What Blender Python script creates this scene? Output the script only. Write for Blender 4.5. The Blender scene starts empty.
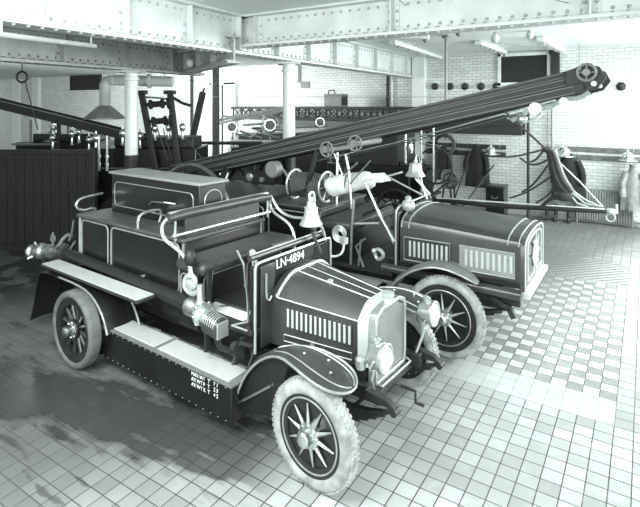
import bpy, math, random
from mathutils import Vector, Matrix
random.seed(7)
C = bpy.context.scene.collection
PI = math.pi
FPX, CX, HY, CAMH = 504.0, 320.0, 105.0, 3.0

# ------------------------------------------------------------------ materials
def tint(v):
    return (v * .93, v * 1.0, v * .985, 1)

def nn(nt, t, x=0, y=0, **kw):
    n = nt.nodes.new(t); n.location = (x, y)
    for k, w in kw.items():
        try: setattr(n, k, w)
        except Exception: pass
    return n

def mat(name, v, rough=.5, metal=0.0, var=.18, scale=9.0, bump=0.0, bscale=60.0, coat=0.0, stretch=None):
    m = bpy.data.materials.new(name); m.use_nodes = True
    nt = m.node_tree; b = nt.nodes['Principled BSDF']
    tc = nn(nt, 'ShaderNodeTexCoord'); src = tc.outputs['Object']
    if stretch:
        mp = nn(nt, 'ShaderNodeMapping'); mp.inputs['Scale'].default_value = stretch
        nt.links.new(src, mp.inputs['Vector']); src = mp.outputs['Vector']
    no = nn(nt, 'ShaderNodeTexNoise'); no.inputs['Scale'].default_value = scale; no.inputs['Detail'].default_value = 5
    nt.links.new(src, no.inputs['Vector'])
    cr = nn(nt, 'ShaderNodeValToRGB')
    cr.color_ramp.elements[0].position = .3; cr.color_ramp.elements[1].position = .7
    cr.color_ramp.elements[0].color = tint(v * (1 - var)); cr.color_ramp.elements[1].color = tint(min(1, v * (1 + var)))
    nt.links.new(no.outputs['Fac'], cr.inputs['Fac']); nt.links.new(cr.outputs['Color'], b.inputs['Base Color'])
    b.inputs['Roughness'].default_value = rough; b.inputs['Metallic'].default_value = metal
    if coat: b.inputs['Coat Weight'].default_value = coat; b.inputs['Coat Roughness'].default_value = .12
    if bump:
        n2 = nn(nt, 'ShaderNodeTexNoise'); n2.inputs['Scale'].default_value = bscale
        nt.links.new(src, n2.inputs['Vector'])
        bp = nn(nt, 'ShaderNodeBump'); bp.inputs['Strength'].default_value = bump; bp.inputs['Distance'].default_value = .02
        nt.links.new(n2.outputs['Fac'], bp.inputs['Height']); nt.links.new(bp.outputs['Normal'], b.inputs['Normal'])
    return m

K = {}
K['paint'] = mat('dark_coach_paint', .012, .3, var=.25, scale=4, coat=.15)
K['paint2'] = mat('dark_bonnet_paint', .045, .32, var=.2, scale=5, coat=.35)
K['under'] = mat('oily_black_iron', .02, .55, var=.4, scale=12)
K['bench'] = mat('varnished_bench_wood', .075, .45, var=.3, scale=7, stretch=(1, 6, 1))
K['roof'] = mat('grey_painted_lid', .26, .45, var=.12, scale=5)
K['lino'] = mat('pale_linoleum', .56, .6, var=.06, scale=14)
K['steel'] = mat('polished_steel', .72, .28, 1.0, var=.1)
K['brass'] = mat('polished_brass', .86, .24, .9, var=.1, scale=15)
K['dbrass'] = mat('dull_brass', .45, .35, .85, var=.25, scale=15)
K['nickel'] = mat('white_nickel', .66, .32, .6, var=.06)
K['bead'] = mat('pale_coach_line', .42, .35, .4, var=.2)
K['tyre'] = mat('dusty_rubber_tyre', .36, .85, var=.4, scale=10, bump=.3, bscale=70)
K['tyre_d'] = mat('grey_solid_tyre', .15, .8, var=.25, scale=12)
K['rubber'] = mat('black_rubber', .02, .5)
K['leather'] = mat('dark_leather', .045, .36, var=.25, scale=14, bump=.15, bscale=90)
K['canvas'] = mat('white_canvas', .62, .85, var=.14, scale=9, bump=.3, bscale=25)
K['white'] = mat('white_paint', .78, .45, var=.04)
K['girder'] = mat('pale_girder_paint', .62, .5, var=.1, scale=3)
K['gdark'] = mat('grey_girder_paint', .4, .55, var=.15, scale=4)
K['ceil'] = mat('white_plaster', .80, .8, var=.04, scale=1.2)
K['cloth'] = mat('dark_wool_cloth', .022, .9, var=.35, scale=10, bump=.3, bscale=40)
K['cloth2'] = mat('grey_wool_cloth', .26, .9, var=.3, scale=8, bump=.3, bscale=40)
K['rope'] = mat('tarred_hose_rope', .09, .8, var=.35, scale=40)
K['board'] = mat('blackboard_slate', .012, .6, var=.3, scale=6)
K['rail'] = mat('brown_rail_wood', .05, .5, var=.3, scale=6, stretch=(1, 8, 8))
K['rail2'] = mat('worn_rail_wood', .14, .6, var=.35, scale=6, stretch=(1, 8, 8))
K['wood'] = mat('dark_ladder_wood', .02, .55, var=.35, scale=6, stretch=(1, 8, 8))
K['slat'] = mat('dark_slat_board', .02, .55, var=.5, scale=5, stretch=(8, 8, .5))
K['iron'] = mat('grey_cast_iron', .2, .45, var=.15)
K['paper'] = mat('white_paper', .72, .8, var=.06)
K['letter'] = mat('white_signwriting', .85, .5, var=.05)
K['shell'] = mat('plated_radiator_shell', .62, .3, .8, var=.08)
K['fin'] = mat('bright_radiator_fin', .38, .4, .35, var=.1, scale=30)
K['wire'] = mat('grey_steel_wire', .25, .5, .3)
K['glass'] = mat('frosted_glass', .6, .35, var=.03)

def floor_mat():
    m = bpy.data.materials.new('wet_and_dry_floor_tiles'); m.use_nodes = True
    nt = m.node_tree; b = nt.nodes['Principled BSDF']; L = nt.links.new
    tc = nn(nt, 'ShaderNodeTexCoord')
    def mapp(s, rot=0):
        mp = nn(nt, 'ShaderNodeMapping'); mp.inputs['Scale'].default_value = s; mp.inputs['Rotation'].default_value = (0, 0, rot)
        L(tc.outputs['Object'], mp.inputs['Vector']); return mp.outputs['Vector']
    def math_(op, a, bb=None, clamp=False):
        n = nn(nt, 'ShaderNodeMath', operation=op); n.use_clamp = clamp
        for i, q in enumerate((a, bb)):
            if q is None: continue
            if isinstance(q, (int, float)): n.inputs[i].default_value = q
            else: L(q, n.inputs[i])
        return n.outputs[0]
    def mixc(f, a, c):
        n = nn(nt, 'ShaderNodeMix', data_type='RGBA')
        for s, q in ((n.inputs['Factor'], f), (n.inputs[6], a), (n.inputs[7], c)):
            if isinstance(q, (int, float)): s.default_value = q
            elif isinstance(q, tuple): s.default_value = q
            else: L(q, s)
        return n.outputs[2]
    def noise(vec, sc, det=4):
        n = nn(nt, 'ShaderNodeTexNoise'); n.inputs['Scale'].default_value = sc; n.inputs['Detail'].default_value = det
        L(vec, n.inputs['Vector']); return n.outputs['Fac']
    def ramp(f, lo, hi):
        n = nn(nt, 'ShaderNodeMapRange'); n.inputs[1].default_value = lo; n.inputs[2].default_value = hi
        L(f, n.inputs[0]); return n.outputs[0]
    T = .155
    unit = mapp((1 / T, 1 / T, 1))                     # one unit per tile
    sep = nn(nt, 'ShaderNodeSeparateXYZ'); L(unit, sep.inputs[0]); S, Q = sep.outputs[0], sep.outputs[1]
    br = nn(nt, 'ShaderNodeTexBrick'); br.offset = 0; br.squash = 1
    for k, v in (('Scale', 1), ('Mortar Size', .03), ('Mortar Smooth', .1), ('Bias', 0), ('Brick Width', 1), ('Row Height', 1)):
        br.inputs[k].default_value = v
    br.inputs['Color1'].default_value = tint(.36); br.inputs['Color2'].default_value = tint(.54); br.inputs['Mortar'].default_value = tint(.04)
    L(unit, br.inputs['Vector'])
    # chequered field
    ck = nn(nt, 'ShaderNodeTexChecker'); ck.inputs['Scale'].default_value = 1
    fl = nn(nt, 'ShaderNodeVectorMath', operation='FLOOR'); L(unit, fl.inputs[0])
    ad = nn(nt, 'ShaderNodeVectorMath', operation='ADD'); ad.inputs[1].default_value = (.5, .5, .5); L(fl.outputs[0], ad.inputs[0])
    L(ad.outputs[0], ck.inputs['Vector']); ck.inputs['Color1'].default_value = tint(.27); ck.inputs['Color2'].default_value = tint(.72)
    inS = math_('MULTIPLY', math_('GREATER_THAN', S, -7), math_('LESS_THAN', S, 9))
    inQ = math_('MULTIPLY', math_('GREATER_THAN', Q, 13), math_('LESS_THAN', Q, 37))
    field = math_('MULTIPLY', inS, inQ)
    notm = math_('SUBTRACT', 1.0, br.outputs['Fac'])
    c = mixc(math_('MULTIPLY', math_('MULTIPLY', field, notm), ramp(noise(unit, .16, 2), .3, .55)), br.outputs['Color'], ck.outputs['Color'])
    # plain strip between the fields
    strip = math_('MULTIPLY', math_('GREATER_THAN', Q, 10), math_('LESS_THAN', Q, 13))
    strip = math_('MULTIPLY', strip, math_('LESS_THAN', S, 9))
    strip = math_('MULTIPLY', strip, math_('GREATER_THAN', S, -9))
    c = mixc(math_('MULTIPLY', strip, .65), c, tint(.62))
    # diagonal ribbed field in front of the wall
    inS2 = math_('MULTIPLY', math_('GREATER_THAN', S, -6), math_('LESS_THAN', S, 9))
    inQ2 = math_('MULTIPLY', math_('GREATER_THAN', Q, 38), math_('LESS_THAN', Q, 46))
    rib = nn(nt, 'ShaderNodeTexWave'); rib.inputs['Scale'].default_value = .42
    L(mapp((1 / T, 1 / T, 1), .785), rib.inputs['Vector'])
    c = mixc(math_('MULTIPLY', math_('MULTIPLY', inS2, inQ2), .8), c, mixc(rib.outputs['Fac'], tint(.1), tint(.62)))
    # white bloom in tile middles and broad wear
    blot = noise(unit, .9, 3)
    c = mixc(math_('MULTIPLY', ramp(blot, .55, .75), .22), c, tint(.7))
    wear = noise(unit, .12, 3)
    c = mixc(math_('MULTIPLY', ramp(wear, .55, .35), .3), c, tint(.2))
    # the left bay: tile colour mixed darker towards the left
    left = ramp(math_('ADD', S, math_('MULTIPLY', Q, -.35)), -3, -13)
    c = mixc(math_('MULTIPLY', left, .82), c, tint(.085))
    # wet ground in front of the near engine and at far left
    d1 = math_('ABSOLUTE', math_('SUBTRACT', Q, math_('ADD', math_('MULTIPLY', S, .21), -1.9)))
    edge = noise(mapp((2.1, 7, 1)), 1.0, 5)
    w1 = math_('MULTIPLY', ramp(math_('ADD', math_('MULTIPLY', d1, .16), edge), 1.0, .86), ramp(S, -4.5, -8))
    w2 = math_('MULTIPLY', ramp(edge, .60, .65), ramp(S, -8, -14))
    w3 = math_('MULTIPLY', ramp(S, -38, -46), ramp(noise(unit, .35, 4), .42, .5))
    wet = math_('MAXIMUM', w1, math_('MAXIMUM', math_('MULTIPLY', w2, .7), w3))
    c = mixc(math_('MULTIPLY', wet, .78), c, tint(.035))
    L(c, b.inputs['Base Color'])
    rg = math_('SUBTRACT', .62, math_('MULTIPLY', wet, .38)); L(rg, b.inputs['Roughness'])
    bp = nn(nt, 'ShaderNodeBump'); bp.inputs['Strength'].default_value = .5; bp.inputs['Distance'].default_value = .01
    L(notm, bp.inputs['Height']); L(bp.outputs['Normal'], b.inputs['Normal'])
    return m

def brick_mat():
    m = bpy.data.materials.new('white_glazed_brick'); m.use_nodes = True
    nt = m.node_tree; b = nt.nodes['Principled BSDF']; L = nt.links.new
    tc = nn(nt, 'ShaderNodeTexCoord')
    sx = nn(nt, 'ShaderNodeSeparateXYZ'); L(tc.outputs['Object'], sx.inputs[0])
    cb = nn(nt, 'ShaderNodeCombineXYZ'); L(sx.outputs[0], cb.inputs[0]); L(sx.outputs[2], cb.inputs[1])
    br = nn(nt, 'ShaderNodeTexBrick')
    for k, v in (('Scale', 1), ('Mortar Size', .006), ('Mortar Smooth', .3), ('Brick Width', .235), ('Row Height', .085)):
        br.inputs[k].default_value = v
    br.inputs['Color1'].default_value = tint(.62); br.inputs['Color2'].default_value = tint(.76); br.inputs['Mortar'].default_value = tint(.26)
    L(cb.outputs[0], br.inputs['Vector']); L(br.outputs['Color'], b.inputs['Base Color']); b.inputs['Roughness'].default_value = .35
    bp = nn(nt, 'ShaderNodeBump'); bp.invert = True; bp.inputs['Strength'].default_value = .4; bp.inputs['Distance'].default_value = .01
    L(br.outputs['Fac'], bp.inputs['Height']); L(bp.outputs['Normal'], b.inputs['Normal'])
    return m

# ------------------------------------------------------------------ mesh kit
TURN = math.atan2(.543, .840)                        # the hall's walls stand square to the world axes
def turn(p):
    c, q = math.cos(TURN), math.sin(TURN); return Vector((p[0] * c - p[1] * q, p[0] * q + p[1] * c, p[2]))

class Frame:
    def __init__(s, p, d):
        l = math.hypot(*d); s.p = p; s.d = (d[0] / l, d[1] / l); s.a = math.atan2(d[1], d[0]) + TURN
    def w(s, u, v, z=0):
        return turn((s.p[0] + u * s.d[0] - v * s.d[1], s.p[1] + u * s.d[1] + v * s.d[0], z))
    def inv(s, x, y):
        dx, dy = x - s.p[0], y - s.p[1]
        return dx * s.d[0] + dy * s.d[1], -dx * s.d[1] + dy * s.d[0]
F1 = Frame((-.02, 3.95), (.806, -.592))      # near engine: u forward, v to its far side
F2 = Frame((1.62, 5.93), (.840, -.543))      # the house and the second engine
FW = Frame((0, 0), (1, 0))

BASE = {}

class M:
    def __init__(s): s.v = []; s.f = []
    def add(s, vs, fs):
        o = len(s.v); s.v += [tuple(p) for p in vs]; s.f += [tuple(i + o for i in f) for f in fs]; return s
    def box(s, a, b, rot=None, piv=None):
        (x0, y0, z0), (x1, y1, z1) = a, b
        vs = [Vector(p) for p in ((x0, y0, z0), (x1, y0, z0), (x1, y1, z0), (x0, y1, z0), (x0, y0, z1), (x1, y0, z1), (x1, y1, z1), (x0, y1, z1))]
        if rot:
            pv = Vector(piv) if piv else sum(vs, Vector()) / 8
            vs = [rot @ (p - pv) + pv for p in vs]
        return s.add(vs, [(0, 3, 2, 1), (4, 5, 6, 7), (0, 1, 5, 4), (1, 2, 6, 5), (2, 3, 7, 6), (3, 0, 4, 7)])
    def bar(s, p, q, w, h, up=(0, 0, 1)):
        p, q = Vector(p), Vector(q); t = (q - p).normalized(); upv = Vector(up)
        if abs(t.dot(upv)) > .98: upv = Vector((1, 0, 0))
        sd = t.cross(upv).normalized(); u = sd.cross(t)
        vs = [e + sd * (w / 2) * i + u * (h / 2) * j for e in (p, q) for i, j in ((-1, -1), (1, -1), (1, 1), (-1, 1))]
        return s.add(vs, [(0, 1, 2, 3), (7, 6, 5, 4), (0, 4, 5, 1), (1, 5, 6, 2), (2, 6, 7, 3), (3, 7, 4, 0)])
    def tube(s, pts, r, n=8, closed=False, smooth=0):
        P = [Vector(p) for p in pts]
        for _ in range(smooth):
            Q = [] if closed else [P[0]]
            m = len(P)
            for i in range(m if closed else m - 1):
                a, b = P[i], P[(i + 1) % m]; Q += [a * .75 + b * .25, a * .25 + b * .75]
            if not closed: Q.append(P[-1])
            P = Q
        m = len(P); R = r if isinstance(r, (list, tuple)) else None
        t0 = (P[1] - P[0]).normalized(); ref = Vector((0, 0, 1)) if abs(t0.z) < .9 else Vector((1, 0, 0))
        nrm = t0.cross(ref).normalized(); rings = []
        for i in range(m):
            a = P[(i - 1) % m] if (closed or i > 0) else P[i]; b = P[(i + 1) % m] if (closed or i < m - 1) else P[i]
            t = (b - a).normalized(); nrm = (nrm - t * nrm.dot(t)).normalized(); bi = t.cross(nrm)
            rr = R[min(len(R) - 1, int(i * len(R) / m))] if R else r
            rings.append([P[i] + (nrm * math.cos(2 * PI * k / n) + bi * math.sin(2 * PI * k / n)) * rr for k in range(n)])
        fs = []
        for i in range(m if closed else m - 1):
            j = (i + 1) % m
            for k in range(n): fs.append((i * n + k, i * n + (k + 1) % n, j * n + (k + 1) % n, j * n + k))
        if not closed: fs += [tuple(range(n))[::-1], tuple((m - 1) * n + k for k in range(n))]
        return s.add([p for rg in rings for p in rg], fs)
    def lathe(s, prof, o=(0, 0, 0), axis=(0, 0, 1), n=24, closed=False):
        ax = Vector(axis).normalized(); ref = Vector((0, 0, 1)) if abs(ax.z) < .9 else Vector((1, 0, 0))
        e1 = ax.cross(ref).normalized(); e2 = ax.cross(e1); o = Vector(o); vs = []
        for r, h in prof:
            for k in range(n):
                a = 2 * PI * k / n; vs.append(o + ax * h + (e1 * math.cos(a) + e2 * math.sin(a)) * max(r, .0005))
        m = len(prof); fs = []
        for i in range(m if closed else m - 1):
            j = (i + 1) % m
            for k in range(n): fs.append((i * n + k, i * n + (k + 1) % n, j * n + (k + 1) % n, j * n + k))
        if not closed: fs += [tuple(range(n))[::-1], tuple((m - 1) * n + k for k in range(n))]
        return s.add(vs, fs)
    def ball(s, o, r, n=12, sc=(1, 1, 1)):
        vs = []; m = 8
        for i in range(m + 1):
            a = PI * i / m
            for k in range(n):
                b = 2 * PI * k / n
                vs.append((o[0] + r * sc[0] * max(math.sin(a), .01) * math.cos(b), o[1] + r * sc[1] * max(math.sin(a), .01) * math.sin(b), o[2] + r * sc[2] * math.cos(a)))
        fs = [(i * n + k, (i + 1) * n + k, (i + 1) * n + (k + 1) % n, i * n + (k + 1) % n) for i in range(m) for k in range(n)]
        return s.add(vs, fs + [tuple(range(n)), tuple(m * n + k for k in range(n))[::-1]])
    def loft(s, rings, cap=True):
        n = len(rings[0]); m = len(rings)
        fs = [(i * n + k, i * n + (k + 1) % n, (i + 1) * n + (k + 1) % n, (i + 1) * n + k) for i in range(m - 1) for k in range(n)]
        if cap: fs += [tuple(range(n))[::-1], tuple((m - 1) * n + k for k in range(n))]
        return s.add([p for r in rings for p in r], fs)
    def prism(s, poly, y0, y1):                      # poly in (x, z), extruded along y
        return s.loft([[(x, y0, z) for x, z in poly], [(x, y1, z) for x, z in poly]])
    def strip(s, path, th):                          # path: (u, z, v0, v1) sheet with crown and thickness
        rings = []
        for i, (u, z, a, b) in enumerate(path):
            p = path[max(0, i - 1)]; q = path[min(len(path) - 1, i + 1)]
            t = Vector((q[0] - p[0], 0, q[1] - p[1])).normalized(); nr = Vector((-t.z, 0, t.x))
            if nr.z < -.2: nr = -nr
            ring = []
            for k in range(7):
                f = k / 6; cr = (1 - (2 * f - 1) ** 2) * .035 - .0
                ring.append(Vector((u, a + (b - a) * f, z)) + nr * cr)
            ring += [p_ - nr * th for p_ in ring[::-1]]
            rings.append(ring)
        return s.loft(rings)
    def build(s, name, m, parent=None, frame=None, base=(0, 0, 0), bevel=0, loc=None, rot=None, auto=35):
        if parent is not None: b = BASE.get(parent.name, (0, 0, 0))
        else: b = base
        if loc is not None: b = (0, 0, 0) if True else b
        vs = [(p[0] - b[0], p[1] - b[1], p[2] - b[2]) for p in s.v]
        me = bpy.data.meshes.new(name); me.from_pydata(vs, [], s.f); me.update()
        import bmesh
        bm = bmesh.new(); bm.from_mesh(me); bmesh.ops.recalc_face_normals(bm, faces=bm.faces); bm.to_mesh(me); bm.free()
        me.shade_smooth(); me.set_sharp_from_angle(angle=math.radians(auto))
        me.materials.append(m)
        o = bpy.data.objects.new(name, me); C.objects.link(o)
        if parent is not None:
            o.parent = parent
            if loc is not None:
                pb = BASE.get(parent.name, (0, 0, 0)); o.location = (loc[0] - pb[0], loc[1] - pb[1], loc[2] - pb[2]); BASE[o.name] = (0, 0, 0)
            else: BASE[o.name] = b
        else:
            fr = frame or FW
            o.location = fr.w(*base); o.rotation_euler = (0, 0, fr.a); BASE[o.name] = base
        if rot: o.rotation_euler = rot
        if bevel:
            md = o.modifiers.new('edge', 'BEVEL'); md.width = bevel; md.segments = 2; md.limit_method = 'ANGLE'; md.angle_limit = .7
        return o

def tag(o, label, cat, group=None, kind=None):
    o['label'] = label; o['category'] = cat
    if group: o['group'] = group
    if kind: o['kind'] = kind
    return o

def struct(o, label=None, cat=None):
    o['kind'] = 'structure'
    if label: o['label'] = label
    if cat: o['category'] = cat
    return o

def thing(name, label, cat, frame, base, group=None):
    o = bpy.data.objects.new(name, None); C.objects.link(o); o.empty_display_size = .1
    o.location = frame.w(*base); o.rotation_euler = (0, 0, frame.a); BASE[o.name] = base
    return tag(o, label, cat, group)

def kid(o, parent, loc=(0, 0, 0), rot=(0, 0, 0)):
    c = o.copy(); C.objects.link(c); c.parent = parent; c.location = loc; c.rotation_euler = rot; return c

def dup(o, parent=None):
    c = o.copy(); C.objects.link(c); BASE[c.name] = BASE.get(o.name, (0, 0, 0))
    if parent: c.parent = parent
    for ch in list(o.children): dup(ch, c)
    return c

def lettering(name, text, size, m, parent, o, xd, yd, depth=.003, align='LEFT', spacing=1.0):
    cu = bpy.data.curves.new('lettering_curve', 'FONT'); cu.body = text; cu.size = size; cu.extrude = depth; cu.align_x = align
    cu.space_character = spacing
    t = bpy.data.objects.new('lettering_curve', cu); C.objects.link(t)
    me = bpy.data.meshes.new_from_object(t.evaluated_get(bpy.context.evaluated_depsgraph_get()))
    bpy.data.objects.remove(t); bpy.data.curves.remove(cu)
    x, y = Vector(xd).normalized(), Vector(yd).normalized(); zz = x.cross(y)
    b = Vector(BASE.get(parent.name, (0, 0, 0))); oo = Vector(o) - b
    me.transform(Matrix(((x.x, y.x, zz.x, oo.x), (x.y, y.y, zz.y, oo.y), (x.z, y.z, zz.z, oo.z), (0, 0, 0, 1))))
    me.materials.clear(); me.materials.append(m)
    ob = bpy.data.objects.new(name, me); C.objects.link(ob); ob.parent = parent; BASE[ob.name] = tuple(b)
    return ob

def rrect(x0, x1, z0, z1, r, n=4):
    pts = []
    for cx, cz, a0 in ((x1 - r, z1 - r, 0), (x0 + r, z1 - r, 90), (x0 + r, z0 + r, 180), (x1 - r, z0 + r, 270)):
        for k in range(n + 1):
            a = math.radians(a0 + 90 * k / n); pts.append((cx + r * math.cos(a), cz + r * math.sin(a)))
    return pts

def ring(o, r, axis='y', n=24):
    if axis == 'y': return [(o[0] + r * math.cos(2 * PI * k / n), o[1], o[2] + r * math.sin(2 * PI * k / n)) for k in range(n)]
    if axis == 'x': return [(o[0], o[1] + r * math.cos(2 * PI * k / n), o[2] + r * math.sin(2 * PI * k / n)) for k in range(n)]
    return [(o[0] + r * math.cos(2 * PI * k / n), o[1] + r * math.sin(2 * PI * k / n), o[2]) for k in range(n)]

def at(x, y, Y):                                    # a point at distance Y into the hall
    return Vector(((x - CX) / FPX * Y, Y, CAMH + (HY - y) / FPX * Y))
def onv(x, y, v):                                   # meeting of a sight line with a plane parallel to the back wall
    a, b = (x - CX) / FPX, (HY - y) / FPX
    nx, ny = -F2.d[1], F2.d[0]
    Y = (v + F2.p[0] * nx + F2.p[1] * ny) / (a * nx + ny)
    u, vv = F2.inv(a * Y, Y); return (u, v, CAMH + b * Y)
WV = 8.76                                            # back wall

# ------------------------------------------------------------------ the hall
fl = M().add([(-32, -9, 0), (16, -9, 0), (16, 24, 0), (-32, 24, 0)], [(0, 1, 2, 3)])
o = fl.build('floor', floor_mat()); struct(o, 'tiled fire station floor, wet and dark at left', 'floor')
o.location = turn((.7355, 4.165, 0)); o.rotation_euler = (0, 0, F2.a)
o = M().box((-30, WV, 0), (9, WV + .3, 4.6)).build('wall_back', brick_mat(), frame=F2); struct(o, 'white glazed brick back wall', 'wall')
o = M().box((-30, -9, 4.47), (11, WV + .3, 4.6)).build('ceiling', K['ceil'], frame=F2); struct(o, 'white plaster ceiling', 'ceiling')
o = M().box((-30, WV - .03, 0), (9, WV, .14)).build('baseboard_back', K['gdark'], frame=F2); struct(o)

def girder(name, p, q, zb, zt, label, stiff=1.1, m='girder', fw=.34):
    p, q = Vector(p), Vector(q); L = (q - p).length; t = (q - p) / L
    fr = Frame((p.x, p.y), (t.x, t.y))
    r = thing(name, label, 'girder', fr, (0, 0, zb)); r['kind'] = 'structure'
    M().box((0, -.012, zb + .03), (L, .012, zt)).build('web_plate', K[m], r)
    M().box((0, -fw / 2, zb), (L, fw / 2, zb + .03)).box((0, -.13, zb + .03), (L, -.012, zb + .05)).build('bottom_flange', K[m], r)
    M().box((0, -fw / 2, zt - .03), (L, fw / 2, zt)).build('top_flange', K[m], r)
    st = M(); n = int(L / stiff)
    for i in range(n):
        u = (i + .5) * stiff
        for sg in (-1, 1):
            st.box((u - .09, sg * .012, zb + .05), (u + .09, sg * .03, zt - .03))
            st.prism([(u - .012, zb + .05), (u + .012, zb + .05), (u + .012, zt - .03), (u - .012, zt - .03)], sg * .03, sg * .13)
    st.build('stiffener', K[m], r)
    rv = M(); k = 0; u = .06
    def rivet(u, v, z, ax): rv.lathe([(.024, 0), (.021, .012), (.012, .02)], (u, v, z), ax, 6)
    while u < L:
        for v in (-.13, -.07):
            rivet(u, v, zb + .05 if v > -.125 else zb + .05, (0, 0, 1))
        rivet(u, -.012, zb + .12, (0, -1, 0)); rivet(u, -.012, zt - .1, (0, -1, 0)); rivet(u, -.1, zb, (0, 0, -1))
        u += .15
    for i in range(n):
        u0 = (i + .5) * stiff
        for z in [zb + .2 + .13 * j for j in range(int((zt - zb - .25) / .13))]:
            rivet(u0 - .06, -.03, z, (0, -1, 0)); rivet(u0 + .06, -.03, z, (0, -1, 0))
    rv.build('rivets', K['gdark'] if m == 'girder' else K['iron'], r)  # rivets greyer than the plates; their shadows are put into the colour
    return r

girder('riveted_girder', (-6.1, .2, 0), (2.95, 15.75, 0), 3.83, 4.47, 'deep riveted plate girder running from top left to the back wall')
girder('riveted_girder', (-7.6, 2.7, 0), (-2.7, 11.35, 0), 3.66, 4.2, 'second riveted girder, lower and further back, over the left column', 1.2, 'gdark')
girder('riveted_girder', (-2.95, 10.95, 0), (-1.35, 7.95, 0), 3.66, 4.1, 'short sloping-in riveted beam joining the two long girders', 1.0, 'gdark', .22)
girder('riveted_girder', (-2.0, 8.9, 0), (13.6, -1.2, 0), 3.95, 4.47, 'cross girder running right from the deep girder under the ceiling', 2.4, 'girder')

def column(X, Y, zt, label):
    r = thing('support_column', label, 'column', FW, (X, Y, 0)); r['kind'] = 'structure'
    M().lathe([(.2, 0), (.2, .1), (.15, .16), (.135, .2), (.135, 2.05)], (X, Y, 0), n=28).build('dark_base', K['under'], r)
    M().lathe([(.12, 2.05), (.118, zt - .2), (.14, zt - .19), (.14, zt - .14), (.12, zt - .12), (.125, zt - .05)], (X, Y, 0), n=28).build('shaft', K['white'], r)
    M().box((X - .22, Y - .22, zt - .05), (X + .22, Y + .22, zt)).build('cap_plate', K['girder'], r, bevel=.01)
column(-3.6, 9.62, 3.66, 'white round iron column at left under the second girder')
column(-.6, 9.75, 3.83, 'white round iron column in the middle under the deep girder')

# pilasters and service pipes on the back wall
for i, (x, w) in enumerate(((18, .35), (38, .3), (207, .42), (232, .3), (420, .2))):
    u = onv(x, 105, WV)[0]
    o = M().box((u - w, WV - .16, 0), (u + w, WV, 4.47)).build('trim_%d' % (i + 1), K['white'], frame=F2, base=(u, WV - .1, 0)); struct(o)
def wall_pipe(x, z0, z1, r, label, m='gdark', off=.09, group=None):
    u = onv(x, 105, WV)[0]
    mm = M().tube([(u, WV - off, z0), (u, WV - off, z1)], r)
    for z in (z0 + .3, (z0 + z1) / 2, z1 - .3): mm.lathe([(r * 1.5, -.02), (r * 1.5, .02)], (u, WV - off, z), n=12)
    mm.bar((u, WV, z1 - .3), (u, WV - off, z1 - .3), .02, .02)
    return tag(mm.build('service_pipe', K[m], frame=F2, base=(u, WV - off, z0)), label, 'pipe', group)
wall_pipe(553, .15, 4.3, .035, 'thin grey pipe running up the back wall right of the blackboard')
wall_pipe(389, 2.9, 4.4, .05, 'dark pipe on the back wall right of the toolbox', 'under')
wall_pipe(393, 2.9, 4.4, .03, 'slim white pipe beside the dark pipe on the back wall', 'white')
wall_pipe(193, .15, 4.3, .05, 'dark thin pipe left of the black post at back', 'under')
wall_pipe(224, .15, 4.3, .03, 'slender dark pipe right of the black post at back', 'under')
p = at(216, 105, 15.5)
o = M().box((p.x - .09, p.y - .09, 0), (p.x + .09, p.y + .09, 4.47)).box((p.x - .16, p.y - .16, 0), (p.x + .16, p.y + .16, .2)).build('black_post', K['under'], base=(p.x, p.y, 0), bevel=.01)
struct(o, 'black square post in front of the back wall', 'post')

def blackboard(x0, x1, y0, y1, label, fw=.09, m='white', side=False):
    a = onv(x0, y0, WV); b = onv(x1, y1, WV); z1, z0 = a[2], b[2]
    r = thing('blackboard', label, 'blackboard', F2, ((a[0] + b[0]) / 2, WV, z0))
    M().box((a[0] + fw, WV - .04, z0 + fw), (b[0] - fw, WV - .005, z1 - fw)).build('writing_board', K['board'], r)
    f = M()
    for q in (((a[0], z0), (b[0], z0 + fw)), ((a[0], z1 - fw), (b[0], z1)), ((a[0], z0), (a[0] + fw, z1)), ((b[0] - fw, z0), (b[0], z1))):
        f.box((q[0][0], WV - .07, q[0][1]), (q[1][0], WV - .002, q[1][1]))
    f.box((a[0], WV - .14, z0 - .03), (b[0], WV - .002, z0))
    f.build('frame', K[m], r, bevel=.006)
    if side: M().box((b[0] + .02, WV - .2, z0 + .1), (b[0] + .22, WV, z1 + .05)).build('dark_case', K['under'], r)
blackboard(498, 551, 54, 85, 'white-framed blackboard high on the right of the back wall', side=True)
blackboard(71, 102, 61, 89, 'blackboard with thin dark frame high on the left of the back wall', .05, 'under')
a = onv(301, 82, WV); b = onv(310, 88, WV)
o = M().box((a[0], WV - .03, b[2]), (b[0], WV, a[2])).box((a[0] + .03, WV - .04, b[2] + .03), (b[0] - .03, WV - .03, a[2] - .03)).build('wall_plaque', K['iron'], frame=F2, base=(a[0], WV, b[2]))
tag(o, 'small grey plaque on the back wall right of the middle column', 'plaque')

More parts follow.
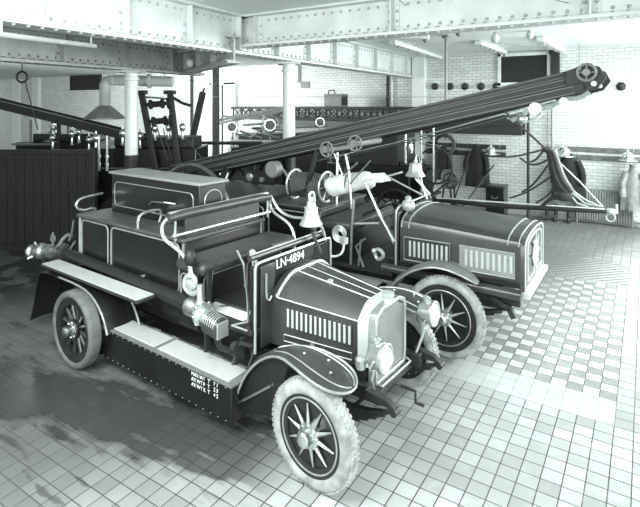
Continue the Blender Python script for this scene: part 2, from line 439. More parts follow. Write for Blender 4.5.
# row of half-round brackets
names = ['leftmost', 'second from left', 'third from left', 'fourth from left', 'fifth from left', 'just right of the ladder head', 'rightmost, well right of the ladder head']
for nm, x in zip(names, (435, 450, 465, 481, 496.5, 600.5, 621)):
    u, _, z = onv(x, 86.5, WV)
    mm = M().lathe([(.11, 0), (.11, .02), (.09, .06), (.05, .085), (.001, .095)], (u, WV, z), (0, -1, 0), 16).tube([(u, WV - .08, z), (u, WV - .16, z - .02), (u, WV - .18, z + .04)], .015, 6)
    tag(mm.build('wall_hook', K['under'], frame=F2, base=(u, WV, z)), 'round dark wall hook high on the back wall, ' + nm, 'hook', 'row of round wall hooks')
fa, fb = onv(212, 70, WV)[0], onv(300, 70, WV)[0]
o = M().box((fa, WV - .12, 3.86), (fb, WV - .001, 4.469)).box((fa, WV - .16, 3.8), (fb, WV - .001, 3.87)).build('trim_10', K['white'], frame=F2, base=(fa, WV, 3.8)); struct(o)
o = M().box((onv(425, 86, WV)[0], WV - .015, 3.42), (8.5, WV, 3.46)).build('trim_9', K['white'], frame=F2, base=(0, WV, 3.4)); struct(o)

# coat rails
def coat_rail(x0, x1, ztop, label, m):
    u0, u1 = onv(x0, 140, WV)[0], onv(x1, 140, WV)[0]
    r = thing('coat_rail', label, 'coat rail', F2, ((u0 + u1) / 2, WV, ztop - .35))
    M().box((u0, WV - .04, ztop - .13), (u1, WV - .002, ztop)).build('rail_board', K[m], r, bevel=.005)
    M().box((u0, WV - .04, ztop - .34), (u1, WV - .002, ztop - .2)).build('rail_board', K[m], r, bevel=.005)
    pg = M(); u = u0 + .15
    while u < u1:
        pg.tube([(u, WV - .03, ztop - .27), (u, WV - .1, ztop - .28), (u, WV - .13, ztop - .23)], .012, 6)
        pg.tube([(u, WV - .03, ztop - .05), (u, WV - .1, ztop - .05), (u, WV - .13, ztop + .02)], .012, 6); u += .3
    pg.build('pegs', K['dbrass'], r)
coat_rail(415, 506, 1.88, 'dark double-board coat rail behind the rope coil', 'rail')
coat_rail(560, 660, 1.92, 'greyer double-board coat rail at far right of the back wall', 'rail2')
o = M().box((onv(410, 180, WV)[0], WV - .05, 1.0), (onv(447, 180, WV)[0], WV, 1.12)).build('wall_rail', K['rail'], frame=F2, base=(onv(410, 180, WV)[0], WV, 1.0))
tag(o, 'low dark wooden rail on the back wall under the left coat rail', 'rail')

def coat(x, ztop, label, m, w=.24, ln=1.0, ph=0, v=WV - .3):
    u = onv(x, 150, WV)[0]; rings = []
    for i in range(9):
        f = i / 8; hw = w * (.38 + .72 * min(1, f * 2.2) ** .7) * (1 + .12 * f); n = 24; rg = []
        for k in range(n):
            a = 2 * PI * k / n; q = 1 + .16 * math.sin(5 * a + ph + f) * f
            rg.append((u + hw * q * math.cos(a), v + .12 * q * math.sin(a), ztop - ln * f))
        rings.append(rg)
    r = thing('hanging_coat', label, 'coat', F2, (u, v, ztop - ln), 'firemen\'s coats on the coat rails')
    M().loft(rings).build('coat_body', K[m], r)
    for sg in (-1, 1):
        M().tube([(u + sg * w * .7, v - .05, ztop - .12), (u + sg * w * 1.15, v - .08, ztop - .4), (u + sg * w * 1.1, v - .1, ztop - .72)], .075, 8, smooth=1).build('sleeve', K[m], r)
    M().lathe([(.075, 0), (.1, .05), (.09, .09)], (u, v, ztop - .03), n=12).build('collar', K[m], r)
coat(447, 1.72, 'dark coat hanging below the coil on the left coat rail', 'cloth', .2, .9)
coat(480, 1.80, 'long dark coat hanging at the right end of the left coat rail', 'cloth', .26, 1.1, 1)
coat(570, 1.70, 'dark coat hanging below a helmet at the left end of the right rail', 'cloth', .3, 1.15, 2)
coat(634, 1.5, 'pale grey coat hanging at the far right of the picture', 'cloth2', .21, 1.05, 3)

def helmet(x, y, label):
    u, v, z = onv(x, y, WV - .3)
    r = thing('brass_helmet', label, 'helmet', F2, (u, v, z - .1), 'brass helmets on the coat rails')
    M().ball((u, v, z), .13, 16, (1, 1.15, 1)).build('skull', K['brass'], r)
    M().tube([(u, v + .14, z - .03), (u, v + .08, z + .12), (u, v, z + .18), (u, v - .1, z + .12)], [.012, .03, .03, .012], 8, smooth=1).build('comb', K['brass'], r)
    M().lathe([(.14, 0), (.22, -.03), (.22, -.045), (.13, -.02)], (u, v, z - .05), n=20).build('brim', K['brass'], r)
    M().lathe([(.05, 0), (.05, .01), (.02, .03)], (u, v - .14, z + .03), (0, -1, .2), 12).build('badge', K['steel'], r)
helmet(491, 151, 'brass helmet hanging beside the long dark coat')
helmet(566, 165 - 12, 'brass helmet hanging at the left end of the right coat rail')
helmet(628, 157, 'brass helmet hanging at the far right of the coat rail')

def boots(x, label):
    u, v, z = onv(x, 205, WV - .3)
    r = thing('fire_boot', label, 'boot', F2, (u, v, 0), 'leather boots along the back wall')
    M().loft([[(u + .05 * s_ * math.cos(a), v + .06 * s_ * math.sin(a), z_) for a in [2 * PI * k / 14 for k in range(14)]] for z_, s_ in ((.1, 1), (.2, 1), (.35, 1.25), (.42, 1.3))]).build('shaft', K['leather'], r)
    M().ball((u, v - .08, .06), .06, 14, (.85, 2.0, .95)).build('foot', K['leather'], r)
    M().box((u - .05, v - .2, 0), (u + .05, v + .06, .025)).build('sole', K['rubber'], r, bevel=.008)
boots(547, 'dark boot on the floor by the wall pipe'); boots(556, 'dark boot on the floor nearer the right radiator'); boots(569, 'dark boot left of the radiator under the coat')

# radiator
ra, rb = onv(577, 200, WV - .15)[0], onv(632, 200, WV - .15)[0]
r = thing('wall_radiator', 'long pale cast-iron radiator under the right coat rail', 'radiator', F2, ((ra + rb) / 2, WV - .15, 0))
n = 22
for i in range(n):
    u = ra + (rb - ra) * i / (n - 1)
    mm = M().tube([(u, WV - .2, .1), (u, WV - .2, .78), (u, WV - .17, .84), (u, WV - .11, .84), (u, WV - .08, .78), (u, WV - .08, .1)], .03, 8, smooth=1)
    if i in (0, n - 1): mm.tube([(u, WV - .2, 0), (u, WV - .2, .15)], .025)
    mm.build('radiator_column', K['iron'], r)
M().tube([(ra, WV - .14, .14), (rb + .2, WV - .14, .14), (rb + .2, WV - .14, 0)], .03).tube([(ra, WV - .14, .74), (rb, WV - .14, .74)], .03).build('feed_pipe', K['iron'], r)

# ------------------------------------------------------------------ wheels
def wheel_proto(R, w, nsp, parent, loc, steer=0, style='disc', tm='tyre', hubm='steel'):
    """wheel about its own centre, axle along y; outer face towards -y"""
    rot = (0, 0, steer)
    rr = .68 * R
    if style == 'disc':
        wh = M().lathe([(.05, -.02), (rr, -.035), (rr, .035), (.05, .03)], axis=(0, 1, 0), n=40).build('wheel', K['paint'], parent, loc=loc, rot=rot)
    else:
        wh = M().lathe([(.08, -.05), (.11, -.04), (.11, .04), (.08, .05)], axis=(0, 1, 0), n=20).build('wheel', K['paint'], parent, loc=loc, rot=rot)
    P = []
    hw = w / 2; td = .92 * w if style == 'disc' else .085; r0 = R - td
    if style != 'disc': rr = .74 * R
    for k in range(17):
        a = -PI * .5 + 2 * PI * k / 17
        P.append((R - td / 2 + td / 2 * math.sin(a), hw * math.copysign(abs(math.cos(a)) ** (1 if style == 'disc' else .5), math.cos(a))))
    ty = M().lathe(P, axis=(0, 1, 0), n=56, closed=True)
    if style == 'disc':                      # moulded tread studs
        for k in range(60):
            a = 2 * PI * k / 60
            for j, y in enumerate((-.25 * w, 0, .25 * w)):
                aa = a + (PI / 60 if j == 1 else 0); rr_ = R - (.008 if j != 1 else .001)
                c = Vector((rr_ * math.cos(aa), y, rr_ * math.sin(aa)))
                ty.bar(c - Vector((-math.sin(aa), 0, math.cos(aa))) * .012, c + Vector((-math.sin(aa), 0, math.cos(aa))) * .012, .022, .012, (math.cos(aa), 0, math.sin(aa)))
    ty.build('tyre', K[tm], wh)
    M().lathe([(rr - .045 * R / .44, -.045), (rr + .01, -.055), (r0 + .03, -.06), (r0 + .03, .06), (rr + .01, .055), (rr - .045 * R / .44, .045)], axis=(0, 1, 0), n=56, closed=True).build('rim', K['under'], wh)
    if style == 'disc': M().tube(ring((0, -.056, 0), rr - .005, 'y', 48), .007, 6, closed=True).build('rim_line', K['bead'], wh)
    sp = None
    for k in range(nsp):
        a = 2 * PI * (k + .3) / nsp
        if style == 'disc':
            if sp is None:
                sp = M().loft([[(x, y, z) for x, y, z in ((.09, -.05, -.018), (.09, -.066, 0), (.09, -.05, .018), (.09, -.03, 0))],
                               [(rr * .9, -.036, -.004), (rr * .9, -.042, 0), (rr * .9, -.036, .004), (rr * .9, -.034, 0)]]).build('spoke', K['bead'], wh)
                sp.rotation_euler = (0, a, 0)
            else: kid(sp, wh, (0, 0, 0), (0, a, 0))
        else:
            if sp is None:
                sp = M().loft([[(.09, .02 * math.cos(t), .026 * math.sin(t)) for t in [2 * PI * q / 8 for q in range(8)]],
                               [(rr * .6, .018 * math.cos(t), .02 * math.sin(t)) for t in [2 * PI * q / 8 for q in range(8)]],
                               [(rr - .03, .022 * math.cos(t), .028 * math.sin(t)) for t in [2 * PI * q / 8 for q in range(8)]]]).build('spoke', K['paint2'], wh)
                sp.rotation_euler = (0, a, 0)
            else: kid(sp, wh, (0, 0, 0), (0, a, 0))
    h = M().lathe([(.1, -.02), (.1, -.06), (.065, -.07), (.06, -.13), (.045, -.145), (.03, -.15), (.001, -.152)], axis=(0, 1, 0), n=24)
    h.lathe([(.07, .02), (.07, .1), (.03, .11)], axis=(0, 1, 0), n=20)
    for k in range(8):
        a = 2 * PI * k / 8; h.lathe([(.011, 0), (.011, .02)], (.083 * math.cos(a), -.055, .083 * math.sin(a)), (0, -1, 0), 6)
    h.build('hub', K[hubm], wh)
    return wh

# ------------------------------------------------------------------ near engine
def near_engine():
    r = thing('fire_engine', 'near open fire engine with bell, bonnet plate LN 4894 and pale step boards', 'fire engine', F1, (-1.9, .87, 0))
    mv = lambda v: 1.74 - v
    # frame, axles, springs
    ch = M()
    for v in (.5, 1.24):
        ch.box((-4.3, v - .04, .52), (.3, v + .04, .64))
    for u in (-4.2, -3.2, -2.2, -1.2, -.3): ch.box((u - .04, .5, .54), (u + .04, 1.24, .62))
    ch.build('chassis_frame', K['under'], r, bevel=.008)
    e = M().box((-.85, .62, .42), (.08, 1.12, .74)).box((-2.3, .75, .45), (-.85, 1.0, .65)).lathe([(.12, -3.1), (.12, -2.3)], (0, .87, .5), (1, 0, 0), 14)
    e.lathe([(.2, -.16), (.2, .16)], (-3.2, .87, .46), (1, 0, 0), 16)
    e.build('engine_block', K['under'], r, bevel=.02)
    M().tube([(0, .02, .44), (0, .25, .4), (0, .5, .36), (0, 1.24, .36), (0, 1.5, .4), (0, 1.72, .44)], .032).build('front_axle', K['under'], r)
    M().tube([(-3.33, -.05, .44), (-3.33, 1.79, .44)], .06).build('rear_axle', K['under'], r)
    for v in (.42, 1.32):
        s = M()
        for k in range(5):
            l = .46 - .08 * k; z0 = .46 - .022 * k
            s.loft([[(x, v - .03, z0 + .1 * (x / .46) ** 2 - .011), (x, v + .03, z0 + .1 * (x / .46) ** 2 - .011), (x, v + .03, z0 + .1 * (x / .46) ** 2 + .008), (x, v - .03, z0 + .1 * (x / .46) ** 2 + .008)] for x in [-l + 2 * l * q / 8 for q in range(9)]])
        s.lathe([(.03, -.04), (.03, .04)], (.46, v, .555), (0, 1, 0), 12)
        s.loft([[(.2, v - .035, .58), (.2, v + .035, .58), (.2, v + .035, .66), (.2, v - .035, .66)], [(.4, v - .03, .58), (.4, v + .03, .58), (.4, v + .03, .63), (.4, v - .03, .63)], [(.47, v - .025, .535), (.47, v + .025, .535), (.47, v + .025, .58), (.47, v - .025, .58)]])
        s.build('front_spring', K['under'], r)
        s = M()
        for k in range(5):
            l = .6 - .1 * k; z0 = .36 + .022 * k
            s.loft([[(-3.33 + x, v - .04, z0 + .1 * (x / .6) ** 2 - .01), (-3.33 + x, v + .04, z0 + .1 * (x / .6) ** 2 - .01), (-3.33 + x, v + .04, z0 + .1 * (x / .6) ** 2 + .01), (-3.33 + x, v - .04, z0 + .1 * (x / .6) ** 2 + .01)] for x in [-l + 2 * l * q / 8 for q in range(9)]])
        s.build('rear_spring', K['under'], r)
    M().tube([(.28, .87, .5), (.42, .87, .5), (.42, .87, .4), (.5, .87, .4)], .014, 8).build('starting_handle', K['under'], r)
    # wheels
    w = wheel_proto(.42, .15, 10, r, (-.04, .0, .42), -.07); w['label'] = 'near front wheel with dusty tyre'
    wf = wheel_proto(.42, .14, 10, r, (-.14, 1.72, .42), PI - .1)
    M().lathe([(.06, .04), (.27, .045), (.29, .07), (.29, .075), (.06, .1)], axis=(0, 1, 0), n=32).build('brake_drum', K['under'], wf)
    wheel_proto(.435, .15, 12, r, (-3.33, -.16, .435), 0, 'spoke', 'tyre_d')
    wheel_proto(.435, .15, 12, r, (-3.33, 1.9, .435), PI, 'spoke', 'tyre_d')
    # step boxes on both sides
    for near in (1, 0):
        f = (lambda v: v) if near else mv
        a, b = sorted((f(-.03), f(.27)))
        sb = M().box((-3.16, a, .15), (-.93, b, .49)).build('step_box', K['paint'], r, bevel=.01)
        for u0, u1 in ((-2.98, -2.1), (-2.04, -1.0)):
            M().box((u0, a + .03, .5), (u1, b - .03, .512)).build('step_pad', K['lino'], r, bevel=.003)
        M().box((-3.14, a + .03, .5), (-3.0, b - .03, .506)).build('end_plate', K['paint2'], sb)
        rv = M().box((-3.17, a - .01, .485), (-.92, b + .01, .5))
        for i in range(22): rv.ball((-3.1 + i * .1, f(-.032), .468), .008, 6)
        for i in range(22): rv.ball((-3.1 + i * .1, f(-.032), .17), .007, 6)
        for i in range(6): rv.box((-2.8 + i * .33, b - .02, .5), (-2.68 + i * .33, b + .0, .516))
        rv.build('riveted_lid_edge', K['gdark'] if False else K['iron'], sb)
        if near:
            for i, (a1, a2, a3) in enumerate((('MAX WT', 'T', '7 1'), ('AX WT F', 'T', '2 3'), ('AX WT R', 'T', '4 2'))):
                for tx, u0 in ((a1, -1.47), (a2, -1.24), (a3, -1.16)):
                    lettering('lettering', tx, .048 if tx != 'T' else .05, K['letter'], sb, (u0, -.033, .435 - .05 * i), (1, 0, 0), (0, 0, 1), .002)
        # upper step board over the rear wheel
        a, b = sorted((f(-.09), f(.135)))
        st = M().box((-4.35, a, .935), (-2.26, b, .965)).build('upper_step', K['paint2'], r, bevel=.006)
        M().box((-4.32, a + .006, .965), (-2.28, b - .006, .977)).build('step_pad', K['lino'], st, bevel=.003)
        for u in (-4.1, -2.6): M().bar((u, f(.1), .93), (u, f(.45), .6), .04, .02).build('bracket', K['under'], st)
        # rear guard
        a, b = f(-.28), f(.28)
        path = [(-4.62, .2), (-4.56, .45), (-4.45, .72), (-4.32, .88), (-4.1, .915), (-3.6, .915), (-3.15, .9), (-2.98, .84), (-2.82, .72), (-2.7, .52)]
        path = [(-4.66, .18), (-4.56, .42), (-4.49, .66), (-4.4, .86), (-4.2, .9), (-3.9, .905), (-3.5, .905), (-3.22, .87), (-3.04, .78), (-2.9, .64), (-2.83, .48)]
        a, b = sorted((a, b))
        gd = M().strip([(u, z - .02, a + (.2 if near else 0), b - (0 if near else .2)) for u, z in path], .014).build('rear_mudguard', K['paint'], r)
        va = f(-.08)
        M().tube([(u, va, z - .02) for u, z in path[5:]], .012, 8, smooth=1).build('edge_bead', K['bead'], gd)
        M().tube([(-3.2, f(.2), .9), (-2.95, f(.2), .86), (-2.78, f(.2), .74), (-2.68, f(.2), .6), (-2.64, f(.2), .5)], .012, 8, smooth=1).build('inner_bead', K['bead'], gd)
        gp = M().prism([(-4.6, .22), (-4.4, .7), (-4.2, .86), (-2.95, .86), (-2.75, .52), (-2.95, .5), (-3.0, .6), (-3.2, .86), (-3.9, .86)], f(.24), f(.26)).build('inner_panel', K['paint'], gd)
        # front guard with rounded tongue
        path = [(-1.0, .2), (-.95, .38), (-.85, .58), (-.7, .75), (-.53, .86), (-.36, .915), (-.18, .925), (-.02, .9), (.1, .87), (.18, .845), (.24, .825), (.27, .812)]
        wd = [.03, .035, .04, .055, .085, .13, .18, .205, .2, .17, .11, .04]
        cs = [.09, .09, .09, .1, .12, .12, .1, .09, .09, .09, .09, .09]
        cvs = [f(c_) for c_ in cs]
        if not near: path = [(u, z + .06) for u, z in path]
        fg = M().strip([(u, z, c_ - h, c_ + h) for (u, z), h, c_ in zip(path, wd, cvs)], .014).build('front_mudguard', K['paint2'], r)
        sgn = 1 if near else -1
        ed = [(u, c_ - h, z + .002) for (u, z), h, c_ in zip(path, wd, cvs)] + [(u, c_ + h, z + .002) for (u, z), h, c_ in list(zip(path, wd, cvs))[::-1]]
        M().tube(ed, .011, 8, smooth=1).build('edge_bead', K['bead'], fg)
        q_ = list(zip(path, wd, cvs))[4:]
        pl = [(u, c_ - h * .62, z + .03) for (u, z), h, c_ in q_] + [(u, c_ + h * .62, z + .03) for (u, z), h, c_ in q_[::-1]]
        M().tube(pl, .006, 6, closed=True, smooth=1).build('coach_line', K['bead'], fg)
        for u, dv in ((-.2, 0), (.0, .06), (.1, -.05)): M().ball((u, f(.09) + dv, (.958 if near else 1.018) - .22 * max(0, u + .1)), .014, 8).build('bolt', K['steel'], fg)
        va = f(.1)
        M().prism([(-1.0, .2), (-.94, .4), (-.84, .59), (-.69, .76), (-.52, .865), (-.35, .9), (-.38, .78), (-.45, .62), (-.5, .45), (-.51, .32)], min(va, f(.085)), max(va, f(.085))).build('side_valance', K['paint'], fg)
        M().tube([(-.95, f(.07), .3), (-.56, f(.07), .58)], .012, 8).build('stay_rod', K['steel'], fg)
    # body
    M().box((-4.1, .42, .62), (-1.0, 1.32, .97)).build('under_body', K['under'], r, bevel=.01)
    bd = M().box((-4.04, .28, .96), (-1.96, 1.46, 1.545)).build('body', K['paint'], r, bevel=.02)
    M().box((-4.09, .23, 1.545), (-1.93, 1.51, 1.585)).build('bench_top', K['bench'], r, bevel=.012)
    M().box((-4.06, .25, .93), (-1.96, 1.49, .965)).build('body_sill', K['bead'], r, bevel=.006)
    for side in (.28, 1.46):
        sg = -1 if side < 1 else 1
        for u0, u1 in ((-3.99, -3.38), (-3.31, -2.02)):
            y = side + sg * .004
            d = M().prism(rrect(u0, u1, 1.0, 1.52, .07), min(side - .005, y + sg * .012), max(side - .005, y + sg * .012)).build('locker_door', K['paint'], r)
            M().tube([(x, side + sg * .02, z) for x, z in rrect(u0, u1, 1.0, 1.52, .07)], .011, 6, closed=True).build('edge_bead', K['bead'], d)
            hz = (u0 + u1) / 2
            M().lathe([(.02, 0), (.02, .012)], (hz, side + sg * .016, 1.05), (0, sg, 0), 10).tube([(hz - .04, side + sg * .03, 1.05), (hz + .04, side + sg * .035, 1.05)], .008, 6).build('door_handle', K['brass'], d)
        M().tube([(-4.05, side + sg * .01, .95), (-4.05, side + sg * .01, 1.54)], .018).build('corner_post', K['bead'], r)
        M().tube([(-1.97, side + sg * .01, .8), (-1.97, side + sg * .01, 1.54)], .014).build('corner_post', K['bead'], r)
    # tall central hose box
    hb = M().box((-3.86, .6, 1.585), (-2.1, 1.0, 2.085)).build('hose_box', K['paint'], r, bevel=.012)
    M().box((-3.9, .575, 2.085), (-2.07, 1.025, 2.12)).build('lid', K['roof'], hb, bevel=.008)
    M().tube([(x, .594, z) for x, z in rrect(-3.78, -2.2, 1.68, 1.99, .07)], .006, 6, closed=True).tube([(x, 1.006, z) for x, z in rrect(-3.78, -2.2, 1.68, 1.99, .07)], .006, 6, closed=True).build('coach_line', K['bead'], hb)
    M().tube([(-2.094, y, z) for y, z in rrect(.67, .93, 1.66, 2.02, .12)], .006, 6, closed=True).build('end_line', K['bead'], hb)
    M().tube([(-3.0, .58, 1.78), (-2.85, .5, 1.84), (-2.6, .5, 1.86), (-2.5, .58, 1.84)], .01, 6).build('side_grip', K['dbrass'], hb)
    # bench arm rails
    for f in ((lambda v: v), mv):
        M().tube([(-4.08, f(.6), 1.8), (-4.08, f(.4), 1.79), (-4.08, f(.27), 1.77), (-4.08, f(.22), 1.7), (-4.08, f(.27), 1.63), (-4.08, f(.36), 1.61), (-4.08, f(.44), 1.63), (-4.08, f(.5), 1.6)], .017, 8, smooth=2).build('arm_rail', K['brass'], r)
        M().tube([(-2.75, f(.25), 1.58), (-2.75, f(.25), 1.69), (-2.75, f(.3), 1.75), (-2.75, f(.5), 1.76), (-2.75, f(.56), 1.74), (-2.75, f(.57), 1.67), (-2.75, f(.54), 1.6)], .017, 8, smooth=2).build('arm_rail', K['brass'], r)
        M().box((-3.6, min(f(.26), f(.5)), 1.584), (-3.1, max(f(.26), f(.5)), 1.592)).build('bench_pad', K['bench'], r)
    # driver's seat
    M().tube([(-1.98, .08, 1.83), (-1.98, .3, 1.84), (-1.98, 1.44, 1.84), (-1.98, 1.62, 1.83)], .052, 14).build('back_roll', K['leather'], r)
    M().tube([(-1.985, .1, 1.865), (-1.985, 1.6, 1.87)], .028, 10).build('roll_top', K['bead'], r)
    M().tube([(-1.96, .12, 1.64), (-1.96, 1.62, 1.64)], .018, 8).build('back_rail', K['brass'], r)
    M().box((-2.0, .3, 1.58), (-1.97, 1.44, 1.8)).build('seat_back', K['leather'], r, bevel=.01)
    for f in ((lambda v: v), mv):
        M().tube([(-1.98, f(.08), 1.83), (-2.02, f(.05), 1.78), (-2.03, f(.04), 1.7), (-1.97, f(.04), 1.62), (-1.86, f(.05), 1.58), (-1.72, f(.05), 1.53), (-1.62, f(.06), 1.44), (-1.58, f(.08), 1.3), (-1.58, f(.1), 1.12)], .018, 8, smooth=2).build('arm_scroll', K['nickel'], r)
        M().tube([(-1.96, f(.16), 1.58), (-1.96, f(.16), 1.82)], .014, 8).build('rail_post', K['brass'], r)
    M().tube([(-1.98, 1.66, 1.84), (-1.86, 1.68, 1.66), (-1.68, 1.68, 1.6), (-1.45, 1.66, 1.62)], .018, 8, smooth=2).lathe([(.02, 0), (.055, .05), (.05, .07), (.001, .06)], (-1.45, 1.66, 1.62), (1, 0, .1), 14).build('far_arm_scroll', K['nickel'], r)
    M().box((-1.95, .14, 1.29), (-1.5, 1.6, 1.42)).build('seat_cushion', K['leather'], r, bevel=.05)
    sx = M().box((-1.95, .2, .72), (-1.66, 1.54, 1.29)).build('seat_box', K['paint'], r, bevel=.012)
    M().tube([(x, .195, z) for x, z in rrect(-1.91, -1.7, .98, 1.26, .05)], .009, 6, closed=True).build('edge_bead', K['bead'], sx)
    M().tube([(-1.655, y, z) for y, z in rrect(.28, .86, .82, 1.24, .05)], .008, 6, closed=True).tube([(-1.655, y, z) for y, z in rrect(.9, 1.48, .82, 1.24, .05)], .008, 6, closed=True).build('front_bead', K['bead'], sx)
    # footplate
    M().box((-1.66, .15, .89), (-.86, 1.55, .93)).build('footplate', K['under'], r, bevel=.006)
    fp = M().box((-1.64, .27, .932), (-1.08, 1.3, .95)).build('floor_pad', K['paper'], r, bevel=.008)
    M().box((-1.34, .5, .95), (-1.3, .56, .975)).box((-1.2, .8, .95), (-1.16, .86, .975)).bar((-1.5, .35, .956), (-1.3, .55, .956), .01, .006).build('floor_plate_fittings', K['under'], fp)
    M().loft([[(-1.07, .3, .945), (-1.07, 1.3, .945), (-1.06, 1.3, .93), (-1.06, .3, .93)], [(-.95, .3, 1.2), (-.95, 1.3, 1.2), (-.94, 1.3, 1.18), (-.94, .3, 1.18)]]).build('toe_board', K['lino'], r)
    M().tube([(-1.1, .14, .94), (-.9, .14, .94)], .01, 6).tube([(-1.1, .14, .94), (-.92, .5, .94)], .01, 6).build('footplate_edge', K['bead'], r)
    M().bar((-1.44, .13, .6), (-1.42, .15, 1.4), .05, .025).build('seat_stay', K['under'], r)
    M().bar((-1.5, .2, .93), (-1.46, .22, 1.36), .012, .02).build('hand_lever', K['steel'], r)
    M().tube([(-1.0, .26, .95), (-1.02, .26, 1.2), (-1.05, .24, 1.5), (-1.12, .22, 1.62)], .011, 8).build('gear_lever', K['steel'], r)
    M().tube([(-.97, .34, .95), (-.99, .34, 1.25), (-1.02, .33, 1.56)], .011, 8).ball((-1.02, .33, 1.59), .032, 10).build('brake_lever', K['nickel'], r)
    M().tube([(-.92, .5, 1.1), (-1.2, .52, 1.5)], .02, 10).build('steering_column', K['brass'], r)
    c, ax = Vector((-1.2, .52, 1.5)), Vector((-.28, .02, .55)).normalized(); e1 = Vector((0, 1, 0)); e2 = ax.cross(e1)
    sw = M().tube([c + (e1 * math.cos(a) + e2 * math.sin(a)) * .2 for a in [2 * PI * k / 32 for k in range(32)]], .014, 8, closed=True)
    for k in range(4):
        a = PI / 4 + PI / 2 * k; sw.tube([c, c + (e1 * math.cos(a) + e2 * math.sin(a)) * .2], .009, 6)
    sw.build('steering_wheel', K['rubber'], r)
    # bulb horn
    bh = M().tube([(-1.62, .08, 1.4), (-1.62, .08, 1.3), (-1.64, .06, 1.24), (-1.56, .05, 1.2), (-1.5, .05, 1.27), (-1.55, .06, 1.34), (-1.64, .04, 1.32), (-1.66, .03, 1.22), (-1.56, .03, 1.16), (-1.46, .04, 1.2), (-1.44, .05, 1.26)], .024, 8, smooth=2).lathe([(.03, 0), (.03, .14), (.05, .2), (.075, .24), (.07, .245), (.001, .2)], (-1.45, .05, 1.27), (.05, 0, -1), 14).lathe([(.06, -.02), (.06, .02), (.03, .03), (.001, .03)], (-1.58, .04, 1.24), (0, -1, 0), 16).build('bulb_horn', K['nickel'], r)
    M().ball((-1.62, .08, 1.49), .07, 14, (.9, .9, 1.25)).build('rubber_bulb', K['rubber'], bh)
    # suction hose and its brass couplings
    h = M().tube([(-4.32, .21, 1.05), (-3.0, .21, 1.01), (-2.3, .2, .99), (-1.66, .16, .98)], [.062, .064, .068, .078], 16).build('suction_hose', K['rubber'], r)
    cp = M().lathe([(.08, 0), (.095, .02), (.095, .1), (.085, .12), (.085, .2), (.1, .22), (.1, .27), (.075, .28)], (-1.72, .14, .985), (1, 0, -.02), 20)
    for k in range(6):
        a = 2 * PI * k / 6; cp.ball((-1.48, .12 + .11 * math.cos(a), 1.005 + .11 * math.sin(a)), .02, 8)
    cp.build('hose_coupling', K['dbrass'], r)
    po = M().lathe([(.08, 0), (.11, .01), (.11, .04), (.08, .05), (.06, .06), (.06, .1)], (-1.44, .06, 1.0), (1, -.1, 0), 24)
    for k in range(8):
        a = 2 * PI * k / 8; po.ball((-1.42, .06 + .11 * math.cos(a), 1.0 + .11 * math.sin(a)), .017, 8)
    po.build('pump_flange', K['brass'], r)
    pts = rrect(-.0, .18, .83, 1.03, .08, 5)
    pc = M().loft([[(-1.38, y, z) for y, z in pts], [(-1.2, y, z - .03) for y, z in pts], [(-1.18, .09 + (y - .09) * .9, .9 + (z - .93) * .9) for y, z in pts]]).build('pump_casing', K['paint2'], r, bevel=.006)
    rb = M()
    for k in range(7):
        rb.tube([(-1.37 + k * .027, y, z - .0043 * k) for y, z in pts[:12]], .005, 6)
    rb.build('cooling_ribs', K['nickel'], pc)
    M().box((-1.18, .02, .82), (-1.165, .16, .97)).build('end_plate', K['nickel'], pc, bevel=.004)
    pp = M().tube([(-1.3, .12, .84), (-1.26, .14, .7), (-1.1, .3, .6)], .04).tube([(-1.05, .1, .78), (-.95, .12, .82), (-.9, .2, .78)], .025).lathe([(.07, 0), (.07, .06)], (-1.02, .1, .76), (1, 0, .2), 14).build('pump_pipes', K['under'], r)
    for e in (((-1.62, .3, .55), (-1.5, .16, .98)), ((-1.18, .24, .5), (-1.02, .2, .82)), ((-.98, .24, .5), (-.88, .22, .72))): M().bar(e[0], e[1], .05, .02).build('pump_stay', K['paint2'], r)
    # rear delivery head
    rd = M().lathe([(.085, 0), (.1, -.03), (.1, -.1), (.08, -.12), (.08, -.2)], (-4.3, .21, 1.05), (1, 0, 0), 18).build('rear_coupling', K['paint2'], r)
    d = M().lathe([(.09, 0), (.09, .05), (.06, .07), (.06, .14), (.1, .16), (.11, .22), (.08, .25), (.075, .36), (.1, .38), (.1, .42), (.03, .44)], (-4.5, .12, 1.06), (-1, -.15, -.16), 18)
    for k in range(4):
        a = 2 * PI * k / 4 + .4; d.tube([(-4.78, .1 + .1 * math.cos(a), 1.0 + .1 * math.sin(a)), (-4.8, .1 + .16 * math.cos(a), 1.0 + .16 * math.sin(a))], .016, 6)
    d.build('suction_strainer', K['dbrass'], rd)
    v = M().tube([(-4.42, .16, 1.1), (-4.36, .2, 1.22), (-4.3, .24, 1.28), (-4.22, .26, 1.26)], .025, 8).tube(ring((-4.5, .14, 1.22), .05, 'y', 16), .012, 6, closed=True).tube([(-4.5, .14, 1.12), (-4.5, .14, 1.3)], .012, 6).tube([(-4.2, .2, 1.22), (-4.16, .22, 1.34), (-4.12, .22, 1.5)], .012, 6).tube([(-4.28, .2, 1.0), (-4.12, .24, 1.22)], .014, 6)
    v.build('rear_valve', K['dbrass'], r)
    M().box((-4.36, .3, .62), (-4.12, 1.44, .95)).build('rear_locker', K['paint'], r, bevel=.012)
    # scuttle
    sc = M().box((-.93, .2, .7), (-.87, 1.4, 1.5)).build('scuttle', K['paint'], r, bevel=.012)
    M().tube([(-.86, .2, .72), (-.86, .2, 1.48), (-.86, .21, 1.525), (-.86, .26, 1.54), (-.86, 1.3, 1.54), (-.86, 1.385, 1.53), (-.86, 1.4, 1.48), (-.86, 1.4, .72)], .013, 8).build('scuttle_rail', K['nickel'], r)
    M().tube([(-.95, .22, 1.57), (-.95, 1.38, 1.57)], .03, 10).build('scuttle_roll', K['leather'], r)
